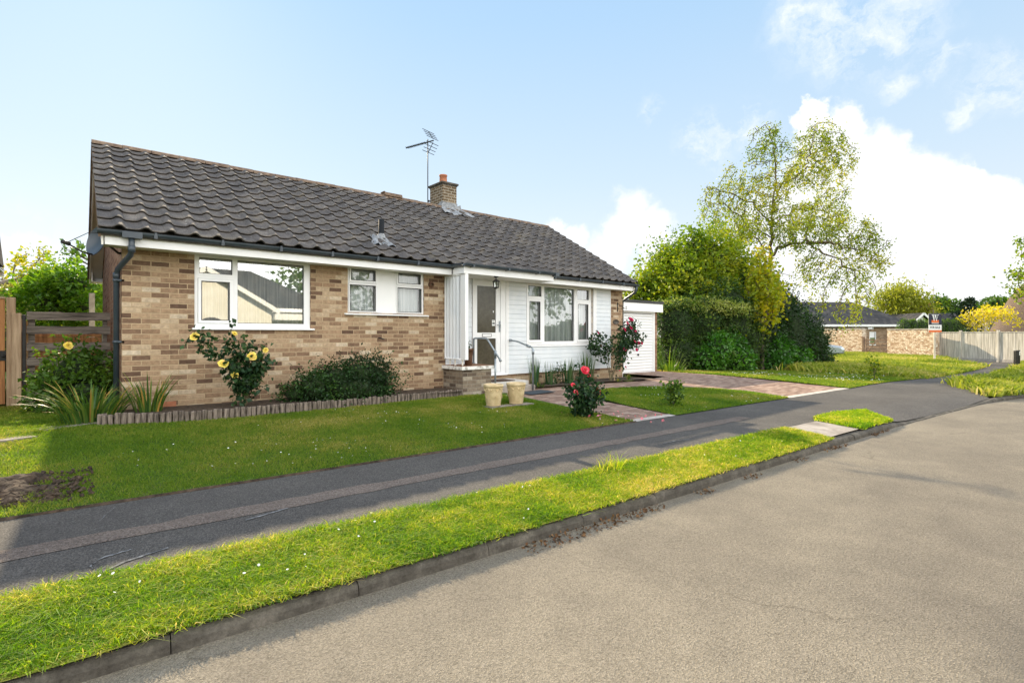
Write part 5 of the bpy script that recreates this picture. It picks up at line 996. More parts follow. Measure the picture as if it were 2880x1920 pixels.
for hx, hy in ((960, 900), (1000, 960), (1050, 860), (1085, 940), (1180, 900), (1200, 1000), (1235, 940), (1215, 1090), (1255, 1150), (1310, 940), (1335, 1010), (1370, 960), (1325, 1110), (1390, 860), (1150, 820), (1110, 1020)):
    dz_ = rnd(-2.4, -1.2); att = np.concatenate([att, [Q([(hx+rnd(-8, 8), hy-130+k*22, dz_+rnd(-.1, .1))])[0] for k in range(8)]])
tree('tall_airy_tree', 'tall open tree with thin drooping twigs rising behind the hedge', 'tree', nd, pr_, att, M['airy'], M['twig'], .20, 3.2, .30, .0075, .135, 8, droop=.7, jitter=1.5, trop=(0, 0, -.10), trunkr=.105, wid=.24, minr=.014, it=100, tuft=(.62, 16, (.11, .20)))
# ------------------------------------------------------------------ the left background
def simple_tree(name, label, cat, base, h, lobes, n, step, leafm, leafL, per, barkm='bark', group=None, tr=.14, droop=0., tip=.008, jitter=.8, wid=.32, trop=(0, 0, 0)):
    base = np.array(base, float); tp_ = [(-1, 0, refine([base, base+[0, 0, h*.3], base+[.05*h, 0, h*.62]], 5, h*.01))]; nd, p_ = chain(tp_)
    vol = np.array([r[0]*r[1]*r[2] for c, r in lobes]); cn = np.maximum((n*vol/vol.sum()).astype(int), 8); att = np.concatenate([ell(np.array(c), r, k, .15) for (c, r), k in zip(lobes, cn)])
    return tree(name, label, cat, nd, p_, att, leafm, M[barkm], step, step*14, step*1.6, tip, leafL, per, group, droop=droop, jitter=jitter, trunkr=tr, wid=wid, minr=.006, trop=trop)
bush('lime_shrub', 'bright lime green broad leaved shrub behind the slatted gate', 'shrub', [(A3(165, 850, 13), (.8, .7, .65)), (A3(205, 812, 13), (.5, .5, .5)), (A3(145, 800, 13.2), (.42, .4, .38)), (A3(235, 870, 12.8), (.36, .4, .4))], 4200, .12, M['fresh'], M['innerolive'], (-.8, 8., -.1), core=.6, rough=.5, spike=.3)
bush('pale_grass_bush', 'pale feathery ornamental grass bush left of the lime green shrub', 'shrub', [(A3(75, 868, 15.2), (.45, .5, .42)), (A3(45, 855, 15.2), (.36, .4, .42)), (A3(100, 890, 15), (.28, .4, .28))], 2600, .26, M['palegrass'], M['innerolive'], (-3.0, 10.4, -.1), core=.6, rough=.35, wid=.05, spike=.3)
simple_tree('garden_conifer', 'tall yellowish conifer tree in the far left garden', 'tree', (-3.6, 16.5, -.1), 4.2, [(A3(105, 770, 20), (.8, .8, 1.1)), (A3(108, 745, 20), (.4, .4, .9)), (A3(60, 785, 20), (.9, .8, .8))], 420, .16, M['airy'], .16, 7, tr=.1)
simple_tree('garden_tree', 'green leafy tree whose branch shows beside the satellite dish', 'tree', (.3, 14.0, -.1), 5.0, [(A3(232, 715, 17), (.7, .8, .35)), (A3(300, 730, 17), (.9, .9, .8)), (A3(215, 730, 17), (.3, .4, .2))], 260, .16, M['mid'], .15, 6, tr=.09)
simple_tree('red_leaved_tree', 'crimson leaved small tree beside the far gable corner', 'tree', (-.1, 15, -.1), 2.6, [(A3(272, 825, 18), (.45, .5, .55)), (A3(285, 800, 18), (.5, .5, .4))], 200, .12, M['redleaf'], .12, 8, tr=.06)
bush('gable_shrub', 'low sunlit green bush against the rear gable corner', 'shrub', [(A3(262, 862, 14.), (.35, .4, .35)), (A3(282, 852, 14.), (.3, .4, .35))], 900, .10, M['lime'], M['innerolive'], (.0, 9.2, -.1), core=.6, rough=.4)
o = MB().box(-.055, .055, -.055, .055, 0, 2.15).build('concrete_post', M['edging'], None, bevel=.006); o.location = (-.18, 6.9, -.12); tag(o, 'thin grey concrete post standing at the rear gable corner', 'post')
for x0, x1, lab in ((-30, -1.3, 'far end garden wall of leaves closing off the left back garden'),):
    bush('garden_hedge', 'dense green hedge closing the far end of the left garden', 'hedge', [((x, 24, .6), (2.2, 1.2, 1.5)) for x in np.arange(-16, 6, 2.2)], 9000, .16, M['mid'], M['inner'], (-5, 24, -.2), core=.82, rough=.25)
# slatted side gate and fences on the left
def plankw(mb, x0, x1, y0, y1, z0, z1): mb.box(x0, x1, y0, y1, z0+rnd(-.004, .004), z1+rnd(-.004, .004), random.random())
t = thing('slatted_gate', 'weathered grey sleeper gate of horizontal boards with gaps', 'gate', (-.55, 2.30, g1(-.5, 2.3)))
mb = MB()
for z0, z1 in ((1.278, 1.41), (1.049, 1.18), (.777, .908), (.548, .668), (.30, .43), (.06, .19)):
    n = 14; x0, x1 = -1.085, -.03; vs = []
    for i in range(n+1):
        x = x0+(x1-x0)*i/n+.55; w0, w1 = rnd(-.007, .007), rnd(-.007, .007)
        for y in (-.05, .0):
            vs += [(x, y+rnd(-.004, .004), z0+.11+w0), (x, y+rnd(-.004, .004), z1+.11+w1)]
    fs = [f for i in range(n) for f in ((i*4, i*4+4, i*4+5, i*4+1), (i*4+2, i*4+3, i*4+7, i*4+6), (i*4+1, i*4+5, i*4+7, i*4+3), (i*4, i*4+2, i*4+6, i*4+4))]+[(0, 1, 3, 2), (n*4, n*4+2, n*4+3, n*4+1)]
    mb.add(vs, fs, random.random())
mb.build('slats', M['oldwood'], t); MB().box(-.52, -.44, .002, .05, 0, 1.45).build('upright', M['oldwood'], t); MB().box(.42, .48, .002, .05, 0, 1.45).build('upright', M['oldwood'], t)
o = MB().box(-.022, .022, -.03, .03, 0, 1.47).build('black_post', M['black'], None, bevel=.004); o.location = (-1.115, 2.26, -.11); tag(o, 'narrow black gate post beside the slatted gate', 'post')
o = MB().box(-.055, .055, -.05, .05, 0, 1.49).build('timber_post', M['newwood'], None, bevel=.006); o.location = (-1.20, 2.24, -.11); tag(o, 'short pale timber post beside the black gate post', 'post')
o = MB().box(-.052, .052, -.05, .05, 0, 1.74).build('timber_post', M['newwood'], None, bevel=.006); o.location = (-1.27, 2.36, -.11); tag(o, 'taller pale timber post behind the short one, carrying the board fence', 'post')
t = thing('board_fence', 'brown vertical board fence panel at the left edge of the photo', 'fence', (-2.2, 2.40, -.11)); mb = MB()
for k in range(12): plankw(mb, -.78+.137*k-.006+.012, -.78+.137*(k+1)-.006, -.012, .008, .06, 1.72)
mb.build('boards', M['warmwood'], t); mb = MB(); mb.box(-.78, .86, -.03, .03, 1.722, 1.75); mb.box(-.78, .86, .009, .05, .3, .38); mb.box(-.78, .86, .009, .05, 1.4, 1.48); mb.build('rails', M['newwood'], t)
mb = MB(); mb.tube([(.84, -.02, .80), (.86, -.05, .80), (.86, -.05, .84)], .014, 8); mb.box(.80, .88, -.022, -.012, .74, .90); mb.build('latch', M['black'], t)
t = thing('boundary_fence', 'orange brown board fence running back behind the slatted gate', 'fence', (-1.30, 6, -.11)); mb = MB()
for k in range(40): y = -3.4+.16*k; mb.box(-.012, .008, y, y+.152, .04, 1.45+rnd(-.006, .006), random.random())
mb.build('boards', M['warmwood'], t); mb = MB(); mb.box(.009, .05, -3.4, 3., .4, .48); mb.box(.009, .05, -3.4, 3., 1.2, 1.28); mb.build('rails', M['warmwood'], t)
t = thing('rear_screen', 'brown board screen seen through the gaps of the slatted gate', 'fence', (-.6, 5.3, -.11)); mb = MB()
for k in range(8): z0 = .05+.15*k; mb.box(-.62, .55, -.01, .012, z0, z0+.143, random.random())
mb.build('boards', M['warmwood'], t)
def bungalow_like(name, label, org, ang, L, D, eave, ridge, wallm, roofm, hip=0., over=.35, group=None, wins=(), chim=None, fasc=True):
    """walls, roof, fascia; local x along the front, front at y=0"""
    t = thing(name, label, 'bungalow', org, group); t.rotation_euler = (0, 0, ang)
    mb = MB(); wallrects(mb, 0, L, -.3, eave, wins, 0, .12); mb.quad((0, D, -.3), (L, D, -.3), (L, D, eave), (0, D, eave))
    for x in (0, L):
        if hip: mb.quad((x, 0, -.3), (x, D, -.3), (x, D, eave), (x, 0, eave))
        else: mb.add([(x, 0, -.3), (x, D, -.3), (x, D, eave), (x, D/2, ridge-.12), (x, 0, eave)], [(0, 1, 2, 3, 4)])
    mb.build('wall', wallm, t, recalc=False)
    o_ = over; e = eave-.02; V = [(-o_, -o_, e), (L+o_, -o_, e), (L+o_, D+o_, e), (-o_, D+o_, e), (hip-o_*(0 if hip else 1), D/2, ridge), (L-hip+o_*(0 if hip else 1), D/2, ridge)]
    up = [(x, y, z+.10) for x, y, z in V]; mb = MB(); mb.add(up, [(0, 1, 5, 4), (2, 3, 4, 5), (1, 2, 5), (3, 0, 4)]); rf = mb.build('roof', roofm, t)
    if fasc: mb = MB(); mb.box(-o_, L+o_, -o_-.02, -o_, e-.10, e+.09); mb.box(-o_, L+o_, D+o_, D+o_+.02, e-.10, e+.09); mb.box(-o_, L+o_, -o_, D+o_, e-.02, e); mb.build('fascia', M['upvc'], t)
    for w in wins:
        m_ = MB(); frame(m_, w[0], w[1], w[2], w[3], [(w[0]+.07, w[1]-.07, w[2]+.07, w[3]-.07)], .02, .09); wn = m_.build('window', M['upvc'], t); pane('pane', w[0]+.07, w[1]-.07, w[2]+.07, w[3]-.07, .06, M['glass'], wn); MB().quad((w[0], .3, w[2]), (w[1], .3, w[2]), (w[1], .3, w[3]), (w[0], .3, w[3])).build('blind', M['cream'], wn)
    if chim:
        c = MB().box(chim[0]-.35, chim[0]+.35, D/2-.28, D/2+.28, ridge-.5, chim[1]).build('chimney', M['farbrick'], rf); MB().lathe([(.1, 0), (.12, .3), (.1, .3)], (chim[0], D/2, chim[1]), 12).build('chimney_pot', M['terra'], c); MB().box(chim[0]-.4, chim[0]+.4, D/2-.33, D/2+.33, chim[1]-.14, chim[1]-.04).build('chimney_cap', M['kerb'], c)
    return t
bungalow_like('neighbour_bungalow', 'corner of the neighbouring bungalow at the far left edge of the photo', (-9.80, 1.3, -.1), 0, 7.75, 6.2, 2.62, 4.95, M['farbrick'], M['slateroof'], 0, .3, wins=((3.9, 5.9, .95, 2.2),))
# ------------------------------------------------------------------ far right: walls, fence, houses, sign
fa = math.atan2(RT[1], RT[0])
def wall_thing(name, label, a, b, h, th, mat, cat='wall'):
    a = np.array(a, float); b = np.array(b, float); L = np.linalg.norm(b-a); t = thing(name, label, cat, (*a, -.47)); t.rotation_euler = (0, 0, math.atan2(b[1]-a[1], b[0]-a[0]))
    mb = MB(); n = int(L/.35)
    for i in range(n):
        x0, x1 = L*i/n, L*(i+1)/n; mb.box(x0, x1, 0, th, -.3, h+.05*(vnoise(x0+a[0], 3.3, 1.7, 41)-.5), random.random())
    mb = MB().box(0, L, 0, th, -.3, h); mb.build('stonework', mat, t)
    mb = MB(); x = 0
    while x < L: w = min(rnd(.25, .5), L-x+.001); mb.box(x+.004, x+w-.004, -.03, th+.03, h+.001, h+.06+rnd(-.015, .02), random.random()); x += w
    mb.build('coping', M['edging'], t); return t
w2a = at(2495, 1000, 33.7); w2b = at(2627, 1000, 30.4)
wall_thing('stone_wall', 'tall pale rubble stone wall right of the field gate', w2a[:2], w2b[:2], 1.80, .35, M['rubble'])
w1b = at(2424, 1000, 35.8); w1a = w1b+np.array([.525, .85, 0])*8
wall_thing('stone_wall', 'pale rubble stone wall running from the hedge to the gate', w1a[:2], w1b[:2], 1.86, .35, M['rubble'])
g0 = at(2426, 1000, 35.7); g2 = at(2494, 1000, 33.9); gl = np.linalg.norm((g2-g0)[:2]); t = thing('field_gate', 'brown five bar wooden gate in the gap between the stone walls', 'gate', (g0[0], g0[1], -.47)); t.rotation_euler = (0, 0, math.atan2(g2[1]-g0[1], g2[0]-g0[0]))
mb = MB()
for z in (.15, .38, .62, .86, 1.08): mb.box(.22, gl, -.02, .02, z, z+.09)
mb.bar((.25, -.025, .2), (gl*.6, -.025, 1.1), .02, .07); mb.bar((gl*.62, -.028, 1.1), (gl*.98, -.028, .3), .02, .07); mb.build('bars', M['gatewood'], t); mb = MB(); mb.box(.0, .13, -.06, .06, -.2, 1.35); mb.box(.24, .32, -.03, .03, .05, 1.25); mb.build('gate_post', M['gatewood'], t)
# silvered close board fence with posts: one fence, posts and panels its parts
f0 = at(2638, 1000, 31.0); fd = np.array([-.37, -.93]); fd /= np.linalg.norm(fd); t = thing('close_board_fence', 'silver grey close board fence right of the stone wall', 'fence', (f0[0], f0[1], -.47)); t.rotation_euler = (0, 0, math.atan2(fd[1], fd[0]))
xpost = [0., 1.19, 2.99, 4.95, 6.8, 8.65, 10.5, 12.4]
for i in range(len(xpost)-1):
    mb = MB(); x = xpost[i]+.06
    while x < xpost[i+1]-.06: w = min(.105, xpost[i+1]-.06-x); mb.box(x, x+w-.012, -.012+rnd(0, .006), .014, .16, 1.62+rnd(-.004, .004), random.random()); x += .10
    p = mb.build('panel', M['greywood'], t); MB().box(xpost[i]+.061, xpost[i+1]-.061, -.03, .04, 1.628, 1.665).build('capping', M['greywood'], p); MB().box(xpost[i]+.061, xpost[i+1]-.061, -.02, .03, 0, .158).build('gravel_board', M['edging'], p)
for x in xpost: MB().box(x-.055, x+.055, -.06, .05, -.2, 1.74).build('post', M['greywood'], t, bevel=.01)
# sale board
sp = at(2628, 1020, 26.75); t = thing('sale_sign', 'estate agent board on a post reading FOR SALE in front of the walls', 'sign', (sp[0], sp[1], -.47)); t.rotation_euler = (0, 0, fa+.03)
MB().box(-.035, .035, -.03, .03, -.2, 1.75).build('post', M['greywood'], t); BW = .345; z0, z1 = 1.62, 2.585
bd_ = MB().box(-BW, BW, -.045, -.031, z0, z1).build('board', M['white'], t, bevel=.003); navy = pmat('navy_print', (.008, .010, .030), None, rough=.4); orng = pmat('orange_print', (.72, .15, .03), None, rough=.4)
zn = z0+.40*(z1-z0); MB().box(-BW+.004, BW-.004, -.0475, -.0455, zn, z1-.004).build('navy_panel', navy, bd_); MB().box(-BW+.004, BW-.004, -.0475, -.0455, z0+.004, z0+.115).build('orange_band', orng, bd_)
wz0, wz1 = zn+.19, z1-.055; Y = -.0505; X = lambda u: -.185+u*.40; Zz = lambda v: wz0+(wz1-wz0)*v; mb = MB()
def stroke(u0, u1, u2, u3): mb.prism([(X(u0), Zz(.93)), (X(u1), Zz(.93)), (X(u3), Zz(0)), (X(u2), Zz(0))], 'y', Y, -.0478)
Y = -.0505; stroke(.10, .25, .30, .345); Y = -.0512; stroke(.42, .45, .285, .325); Y = -.0505; stroke(.42, .57, .62, .665); Y = -.0512; stroke(.80, .84, .605, .645)
for u0, u1 in ((.02, .34), (.36, .62), (.70, .94)): Y = -.0518; mb.prism([(X(u0), Zz(.93)), (X(u1), Zz(.93)), (X(u1), Zz(1)), (X(u0), Zz(1))], 'y', Y, -.0478)
mb.build('letter_emblem', M['white'], bd_); mb = MB()
MB().box(-.19, .19, -.0490, -.0478, wz0-.075, wz0+.055).build('orange_block', orng, bd_); MB().box(-.19, .19, -.0490, -.0478, wz0-.125, wz0-.095).build('small_print_bar', M['white'], bd_)
def text(s, size, x, z, y, mat, parent, name='lettering', sx=1.):
    c = bpy.data.curves.new(name, 'FONT'); c.body = s; c.size = size; c.align_x = 'CENTER'; c.align_y = 'CENTER'; c.extrude = .0008; c.offset = .004; c.materials.append(mat)
    o0 = bpy.data.objects.new(name, c); COL.objects.link(o0); me = bpy.data.meshes.new_from_object(o0.evaluated_get(bpy.context.evaluated_depsgraph_get())); bpy.data.objects.remove(o0); o = bpy.data.objects.new(name, me); COL.objects.link(o); o.parent = parent; o.location = (x, y, z); o.rotation_euler = (R(90), 0, 0); o.scale = (sx, 1, 1); return o
text('FOR SALE', .155, 0, (z0+.115+zn)/2, -.0475, navy, bd_, sx=.80)
# black bollard
for k, (px, lab) in enumerate(((2859.5, 'black timber bollard on the corner grass'),)):
    p = at(px, 1035, 22.4); t = thing('bollard', lab+' with a white reflector', 'bollard', (p[0], p[1], -.48)); t.rotation_euler = (0, 0, fa)
    MB().box(-.085, .025, -.07, .07, -.1, .84).build('post', M['black'], t, bevel=.02); MB().box(.035, .105, -.06, .06, -.1, .85).build('rear_post', M['black'], t, bevel=.02); MB().box(.055, .085, -.063, -.0605, .62, .80).build('reflector', M['white'], t)
# houses beyond
o1 = at(2575, 1000, 46.); bungalow_like('far_bungalow', 'brick bungalow with dark hipped roof beyond the stone wall', (o1[0]-17.*RT[0], o1[1]-17.*RT[1], -.47), fa, 16.6, 7., 2.32, 4.5, M['farbrick'], M['slateroof'], 3.0, .4, wins=((12.9, 13.5, .55, 1.75), (12.75, 13.3, 1.95, 2.2)), chim=(7.9, 5.0))
o2 = at(2760, 1000, 62.); bungalow_like('white_bungalow', 'white walled bungalow with dark roof and chimney behind the sale sign', (o2[0]-8.0*RT[0], o2[1]-8.0*RT[1], -.47), fa, 16, 7, 2.2, 4.1, M['white'], M['slateroof'], 0, .4, chim=(4.6, 5.2))
t = bpy.data.objects['white_bungalow']; mb = MB(); mb.add([(.2-1.8-.9, -1.9, 2.1), (.2+1.8-.9, -1.9, 2.1), (.2-.9, -1.9, 3.75)], [(0, 1, 2)]); mb.quad((-2.5, -1.9, -.3), (1.1, -1.9, -.3), (1.1, -1.9, 2.1), (-2.5, -1.9, 2.1)); mb.quad((1.1, -1.9, -.3), (1.1, .0, -.3), (1.1, 0, 2.1), (1.1, -1.9, 2.1)); mb.build('gable_wing', M['white'], t, recalc=False)
mb = MB(); P_ = [(-2.9, -2.3, 1.95), (-.7, -2.3, 4.0), (1.6, -2.3, 1.95)]; mb.quad(P_[0], P_[1], (-.7, 4, 4.0), (-2.9, 4, 1.95)); mb.quad(P_[1], P_[2], (1.6, 4, 1.95), (-.7, 4, 4.0)); mb.build('wing_roof', M['slateroof'], t)
mb = MB(); mb.bar((-2.92, -2.32, 1.85), (-.7, -2.32, 3.92), .03, .22); mb.bar((1.62, -2.32, 1.85), (-.7, -2.32, 3.92), .03, .22); mb.build('barge_board', M['upvc'], t); MB().box(-1.3, -.2, -1.93, -1.905, 2.1, 2.7).build('gable_window', M['slateroof'], t)
mb = MB(); mb.tube([(4.9, 3.2, 4.0), (4.9, 3.2, 7.6)], .03, 6); mb.tube([(4.3, 3.2, 7.2), (5.6, 3.2, 7.3)], .02, 5); mb.build('aerial', M['edging'], t)
# thatched cottage at the right edge
o3 = at(2832, 1000, 43); t = thing('thatched_cottage', 'cottage with a rounded brown thatched roof behind the grey fence', 'cottage', (o3[0], o3[1], -.47)); t.rotation_euler = (0, 0, fa-math.atan(.955))
mb = MB(); mb.box(.3, 12, 0, 6, -.2, 2.1); mb.build('wall', M['cream'], t); vs = []; nu, nv = 26, 14
for i in range(nv+1):
    for j in range(nu+1):
        u, v = j/nu, i/nv; y = -1.0+8*u; zc = 1.55+4.6*(1-abs(2*u-1)**1.7); inx = 3.9*(1-(1-v)**1.9) if v < .5 else 3.9
        x = -1.2+inx*1.0 if v < .5 else 2.7+(v-.5)*22; k = 1-(1-min(v*2, 1))**2.2; z = 1.55+(zc-1.55)*k
        vs.append((x, y, z+.05*vnoise(x*2, y*2+z, 1.7, 3)))
mb = MB(); mb.add(vs, [(i*(nu+1)+j, i*(nu+1)+j+1, (i+1)*(nu+1)+j+1, (i+1)*(nu+1)+j) for i in range(nv) for j in range(nu)]); mb.build('thatch', M['thatch'], t, True)
mb = MB(); mb.box(-1.1, 12, -.9, 6.9, 1.45, 1.62); mb.build('eaves', M['thatch'], t)
# vegetation beyond the walls
bush('clipped_hedge', 'low clipped hedge showing over the stone wall behind the sale sign', 'hedge', [(A3(px, 932, 38), (.75, .5, .95)) for px in range(2545, 2690, 24)], 3200, .10, M['mid'], M['inner'], (at(2610, 0, 38)[0], at(2610, 0, 38)[1], -.4), core=.85, rough=.12, gnd=False)
simple_tree('weeping_tree', 'large pale green weeping tree above the far bungalow roof', 'tree', tuple(at(2540, 965, 66)), 7.5, [(A3(2535, 835, 66), (2.6, 2.4, 1.9)), (A3(2500, 855, 66), (1.8, 2, 1.6)), (A3(2575, 855, 66), (1.9, 2, 1.6)), (A3(2595, 880, 66), (1.5, 2, 1.2)), (A3(2520, 890, 66), (2.8, 2., 1.2))], 620, .34, M['willow'], .46, 16, tr=.3, droop=1.2, tip=.015, jitter=1.3, wid=.2)
bush('far_dark_trees', 'dark rounded tree between the weeping tree and the blue conifer', 'tree', [(A3(2640, 878, 72), (1.6, 1.5, 2.2)), (A3(2668, 880, 72), (1.4, 1.5, 1.9)), (A3(2605, 885, 72), (1.4, 1.5, 1.7)), (A3(2650, 915, 72), (3.5, 1.5, 1.8))], 2600, .45, M['mid'], M['inner'], tuple(at(2645, 965, 72)), core=.75, rough=.4, gnd=False)
def conifer(name, label, base, h, w, n, mat, L):
    base = np.array(base, float); t = thing(name, label, 'conifer', tuple(base)); sticks('trunk', [[0, 0, 0]], [[0, 0, h]], [h*.03], [.02], M['bark'], t, 8); A = []; P = []; U = []
    for k in range(n):
        f = (k+.5)/n; z = h*(.16+.82*f); R_ = w*(1-f)**.75*rnd(.75, 1.15)+.12; m = 7
        for j in range(m):
            a = k*2.4+j*6.283/m+rnd(-.3, .3); d = np.array([math.cos(a), math.sin(a), 0.])
            for q in range(18): s = R_*(.25+.75*random.random()); P.append(np.array([0, 0, z])+d*s+np.array([0, 0, .22*s+rnd(-.12, .08)])+RNG.normal(size=3)*.10*R_); U.append(d+[0, 0, .25])
    leaves('crown', np.array(P), L, mat, t, .20, np.array(U)*1.2); return t
p = at(2728, 965, 62); conifer('spreading_conifer', 'dark blue green conifer with upswept branches above the white bungalow', (p[0], p[1], -.5), 5.9, 2.6, 14, M['conifer'], .42)
p = at(2770, 965, 64); conifer('spreading_conifer', 'shorter dark conifer beside the taller blue green one', (p[0], p[1], -.5), 5.0, 2.2, 11, M['conifer'], .42)
bush('background_shrub', 'green leafy shrub between the conifers and the thatched roof', 'shrub', [(A3(2800, 855, 56), (1.3, 1.2, .7)), (A3(2825, 860, 56), (.9, 1, .8)), (A3(2790, 880, 56), (1.5, 1., .9))], 1200, .30, M['mid'], M['inner'], (at(2800, 0, 56)[0], at(2800, 0, 56)[1], -.4), core=.6, rough=.45, gnd=False)
b = at(2768, 960, 37.5); b[2] = -.5
tp = [(-1, 0, refine([b+[-.4, 0, 0], b+[-.35, 0, 1.0], b+[.1, 0, 1.7], b+[.5, .1, 2.3]], 4, .02)), (-1, 0, refine([b+[-.1, .1, 0], b+[.25, 0, 1.1], b+[.55, 0, 1.8], b+[1.1, 0, 2.4]], 4, .02))]
nd, pr_ = chain(tp); sq = 37.5/1456/3.409
def lb(x, y, rx, ry, rz, n): return ell(at(2200+x/3.409, 740+y/3.409, 37.5), (rx*sq, rz, ry*sq), n, .1)
att = np.concatenate([lb(2010, 480, 220, 75, 1., 220), lb(1810, 540, 100, 90, .8, 90), lb(2170, 500, 110, 70, .8, 90), lb(1900, 590, 120, 50, .8, 60), lb(2230, 560, 60, 50, .6, 30)])
tree('yellow_tree', 'small spreading tree with yellow orange leaves behind the grey fence', 'tree', nd, pr_, att, M['yellowshrub'], M['edging'], .17, 2.2, .26, .010, .17, 6, jitter=1.0, trunkr=.10, wid=.34, minr=.012)
simple_tree('bright_green_tree', 'bright green leafy tree at the right edge above the thatch', 'tree', tuple([*at(2905, 960, 40)[:2], -.5]), 8.5, [(A3(2905, 770, 40), (1.7, 1.6, 1.7)), (A3(2895, 820, 40), (1.4, 1.4, .9)), (A3(2930, 700, 40), (1.7, 1.6, 1.5))], 300, .26, M['lime'], .28, 8, tr=.22, jitter=.9)
# parked car, most of it behind the hedge
def car(label, loc, rz, paint):
    t = thing('parked_car', label, 'car', loc); t.rotation_euler = (0, 0, rz); mb = MB(); pr = [(-2.0, .35), (-2.05, .62), (-1.9, .78), (-1.0, .92), (.9, .95), (1.85, .9), (1.98, .6), (1.95, .35)]; n = len(pr); vs = []
    for y, k in ((-.82, .97), (-.70, 1.0), (.70, 1.0), (.82, .97)): vs += [(x*k, y, z_ if abs(y) < .8 else .35+(z_-.35)*.86) for x, z_ in pr]
    mb.add(vs, [(i*n+j, i*n+(j+1) % n, (i+1)*n+(j+1) % n, (i+1)*n+j) for i in range(3) for j in range(n)]+[tuple(range(n)), tuple(range(4*n-1, 3*n-1, -1))]); mb.build('body', paint, t, bevel=.05)
    c = MB().add([(-1.05, -.70, .9), (-1.05, .70, .9), (-.45, .58, 1.36), (-.45, -.58, 1.36), (1.6, -.70, .9), (1.6, .70, .9), (1.2, .58, 1.38), (1.2, -.58, 1.38)], [(0, 1, 2, 3), (4, 7, 6, 5), (0, 3, 7, 4), (1, 5, 6, 2)]).build('windows', M['black'], t); MB().add([(-.47, -.6, 1.36), (-.47, .6, 1.36), (1.22, .6, 1.38), (1.22, -.6, 1.38), (-.3, -.5, 1.43), (-.3, .5, 1.43), (1.1, .5, 1.44), (1.1, -.5, 1.44)], [(0, 1, 5, 4), (1, 2, 6, 5), (2, 3, 7, 6), (3, 0, 4, 7), (4, 5, 6, 7)]).build('roof', paint, t, bevel=.03)
    for x in (-1.3, 1.25):
        for y in (-.78, .62): w = MB().tube([(x, y, .31), (x, y+.16, .31)], .31, 20).build('wheel', M['black'], t); MB().tube([(x, y-.005, .31), (x, y+.165, .31)], .19, 16).build('rim', M['iron'], w)
    return t
p = at(2268, 1000, 33); car('silver grey car parked by the stone wall, mostly hidden by the hedge', (p[0], p[1], -.47), fa+2.6, pmat('silver_car_paint', (.42, .47, .50), None, rough=.25, metal=.6))
# ------------------------------------------------------------------ across the road (seen in the window panes)
t = bungalow_like('opposite_house', 'cream rendered house opposite, seen reflected in the bedroom window', (10.5, -20., -.4), math.pi, 13.5, 7, 2.75, 5.0, M['cream'], M['slateroof'], 3.2, .4)
mb = MB(); mb.prism([(1.2+2.6, -.3), (6.9+2.6, -.3), (6.9+2.6, 2.7), (4.05+2.6, 4.4), (1.2+2.6, 2.7)], 'y', -.02, 2.0)
mb = MB(); gx = lambda wx: 10.5-wx
mb.add([(gx(1.2), -2.2, -.3), (gx(6.9), -2.2, -.3), (gx(6.9), -2.2, 2.75), (gx(4.05), -2.2, 4.40), (gx(1.2), -2.2, 2.75), (gx(1.2), -.2, -.3), (gx(6.9), -.2, -.3), (gx(6.9), -.2, 2.75), (gx(1.2), -.2, 2.75)], [(0, 1, 2, 3, 4), (0, 4, 8, 5), (1, 6, 7, 2)])
mb.build('gable_wing', M['cream'], t, recalc=False)
mb = MB(); a_, b_, c_ = (gx(.9), -2.5, 2.62), (gx(4.05), -2.5, 4.52), (gx(7.2), -2.5, 2.62); up = lambda p: (p[0], 3.4, p[2]); mb.quad(a_, b_, up(b_), up(a_)); mb.quad(b_, c_, up(c_), up(b_)); mb.build('wing_roof', M['slateroof'], t)
mb = MB(); mb.bar((gx(.9), -2.52, 2.52), (gx(4.05), -2.52, 4.42), .03, .2); mb.bar((gx(7.2), -2.52, 2.52), (gx(4.05), -2.52, 4.42), .03, .2); mb.build('barge_board', M['upvc'], t)
mb = MB(); mb.box(gx(9.2), gx(6.95), -2.6, -.4, 2.15, 2.45); mb.build('porch_roof', M['upvc'], t); MB().box(gx(9.0), gx(6.95), -.9, -.4, -.3, 2.15).build('porch_wall', M['cream'], t)
mb = MB(); ar = [(gx(4.3)+.62*math.cos(a), .0, 1.55+.62*math.sin(a)) for a in np.linspace(0, math.pi, 14)]; mb.tube([(gx(4.3)+.62, -2.22, -.3), *[(x, -2.22, z) for x, y, z in ar], (gx(4.3)-.62, -2.22, -.3)], .07, 6); mb.build('arch_trim', M['slateroof'], t)
MB().box(gx(4.3)-.52, gx(4.3)+.52, -2.23, -2.205, -.3, 1.6).build('arched_window', M['gutter'], t)
simple_tree('opposite_tree', 'green street tree opposite, seen reflected in the lounge window', 'tree', (25, -20, -.4), 9, [((27, -20, 6.2), (3.2, 3, 3.6)), ((24.3, -20, 5.), (2.4, 2.2, 3.)), ((29.3, -20.5, 5.), (2.2, 2.4, 2.6)), ((21.5, -21, 4), (2, 2, 2.6))], 620, .45, M['mid'], .40, 9, tr=.3, jitter=.9)
bush('opposite_hedge', 'dark green hedge across the road, seen only as a reflection in the lounge window', 'hedge', [((x, -22.5, .6), (1.9, 1., 1.5+.3*math.sin(x))) for x in np.arange(13, 44, 2.2)], 5000, .22, M['mid'], M['inner'], (28, -22.5, -.4), core=.88, rough=.2, gnd=False)
simple_tree('opposite_tree', 'leafy tree beside the cream house opposite, seen only as a reflection', 'tree', (12.5, -27, -.4), 7, [((12.5, -27, 4.6), (3, 3, 2.6)), ((15, -28, 4), (2.4, 2.4, 2.4))], 240, .45, M['mid'], .42, 9, tr=.25, jitter=.9)
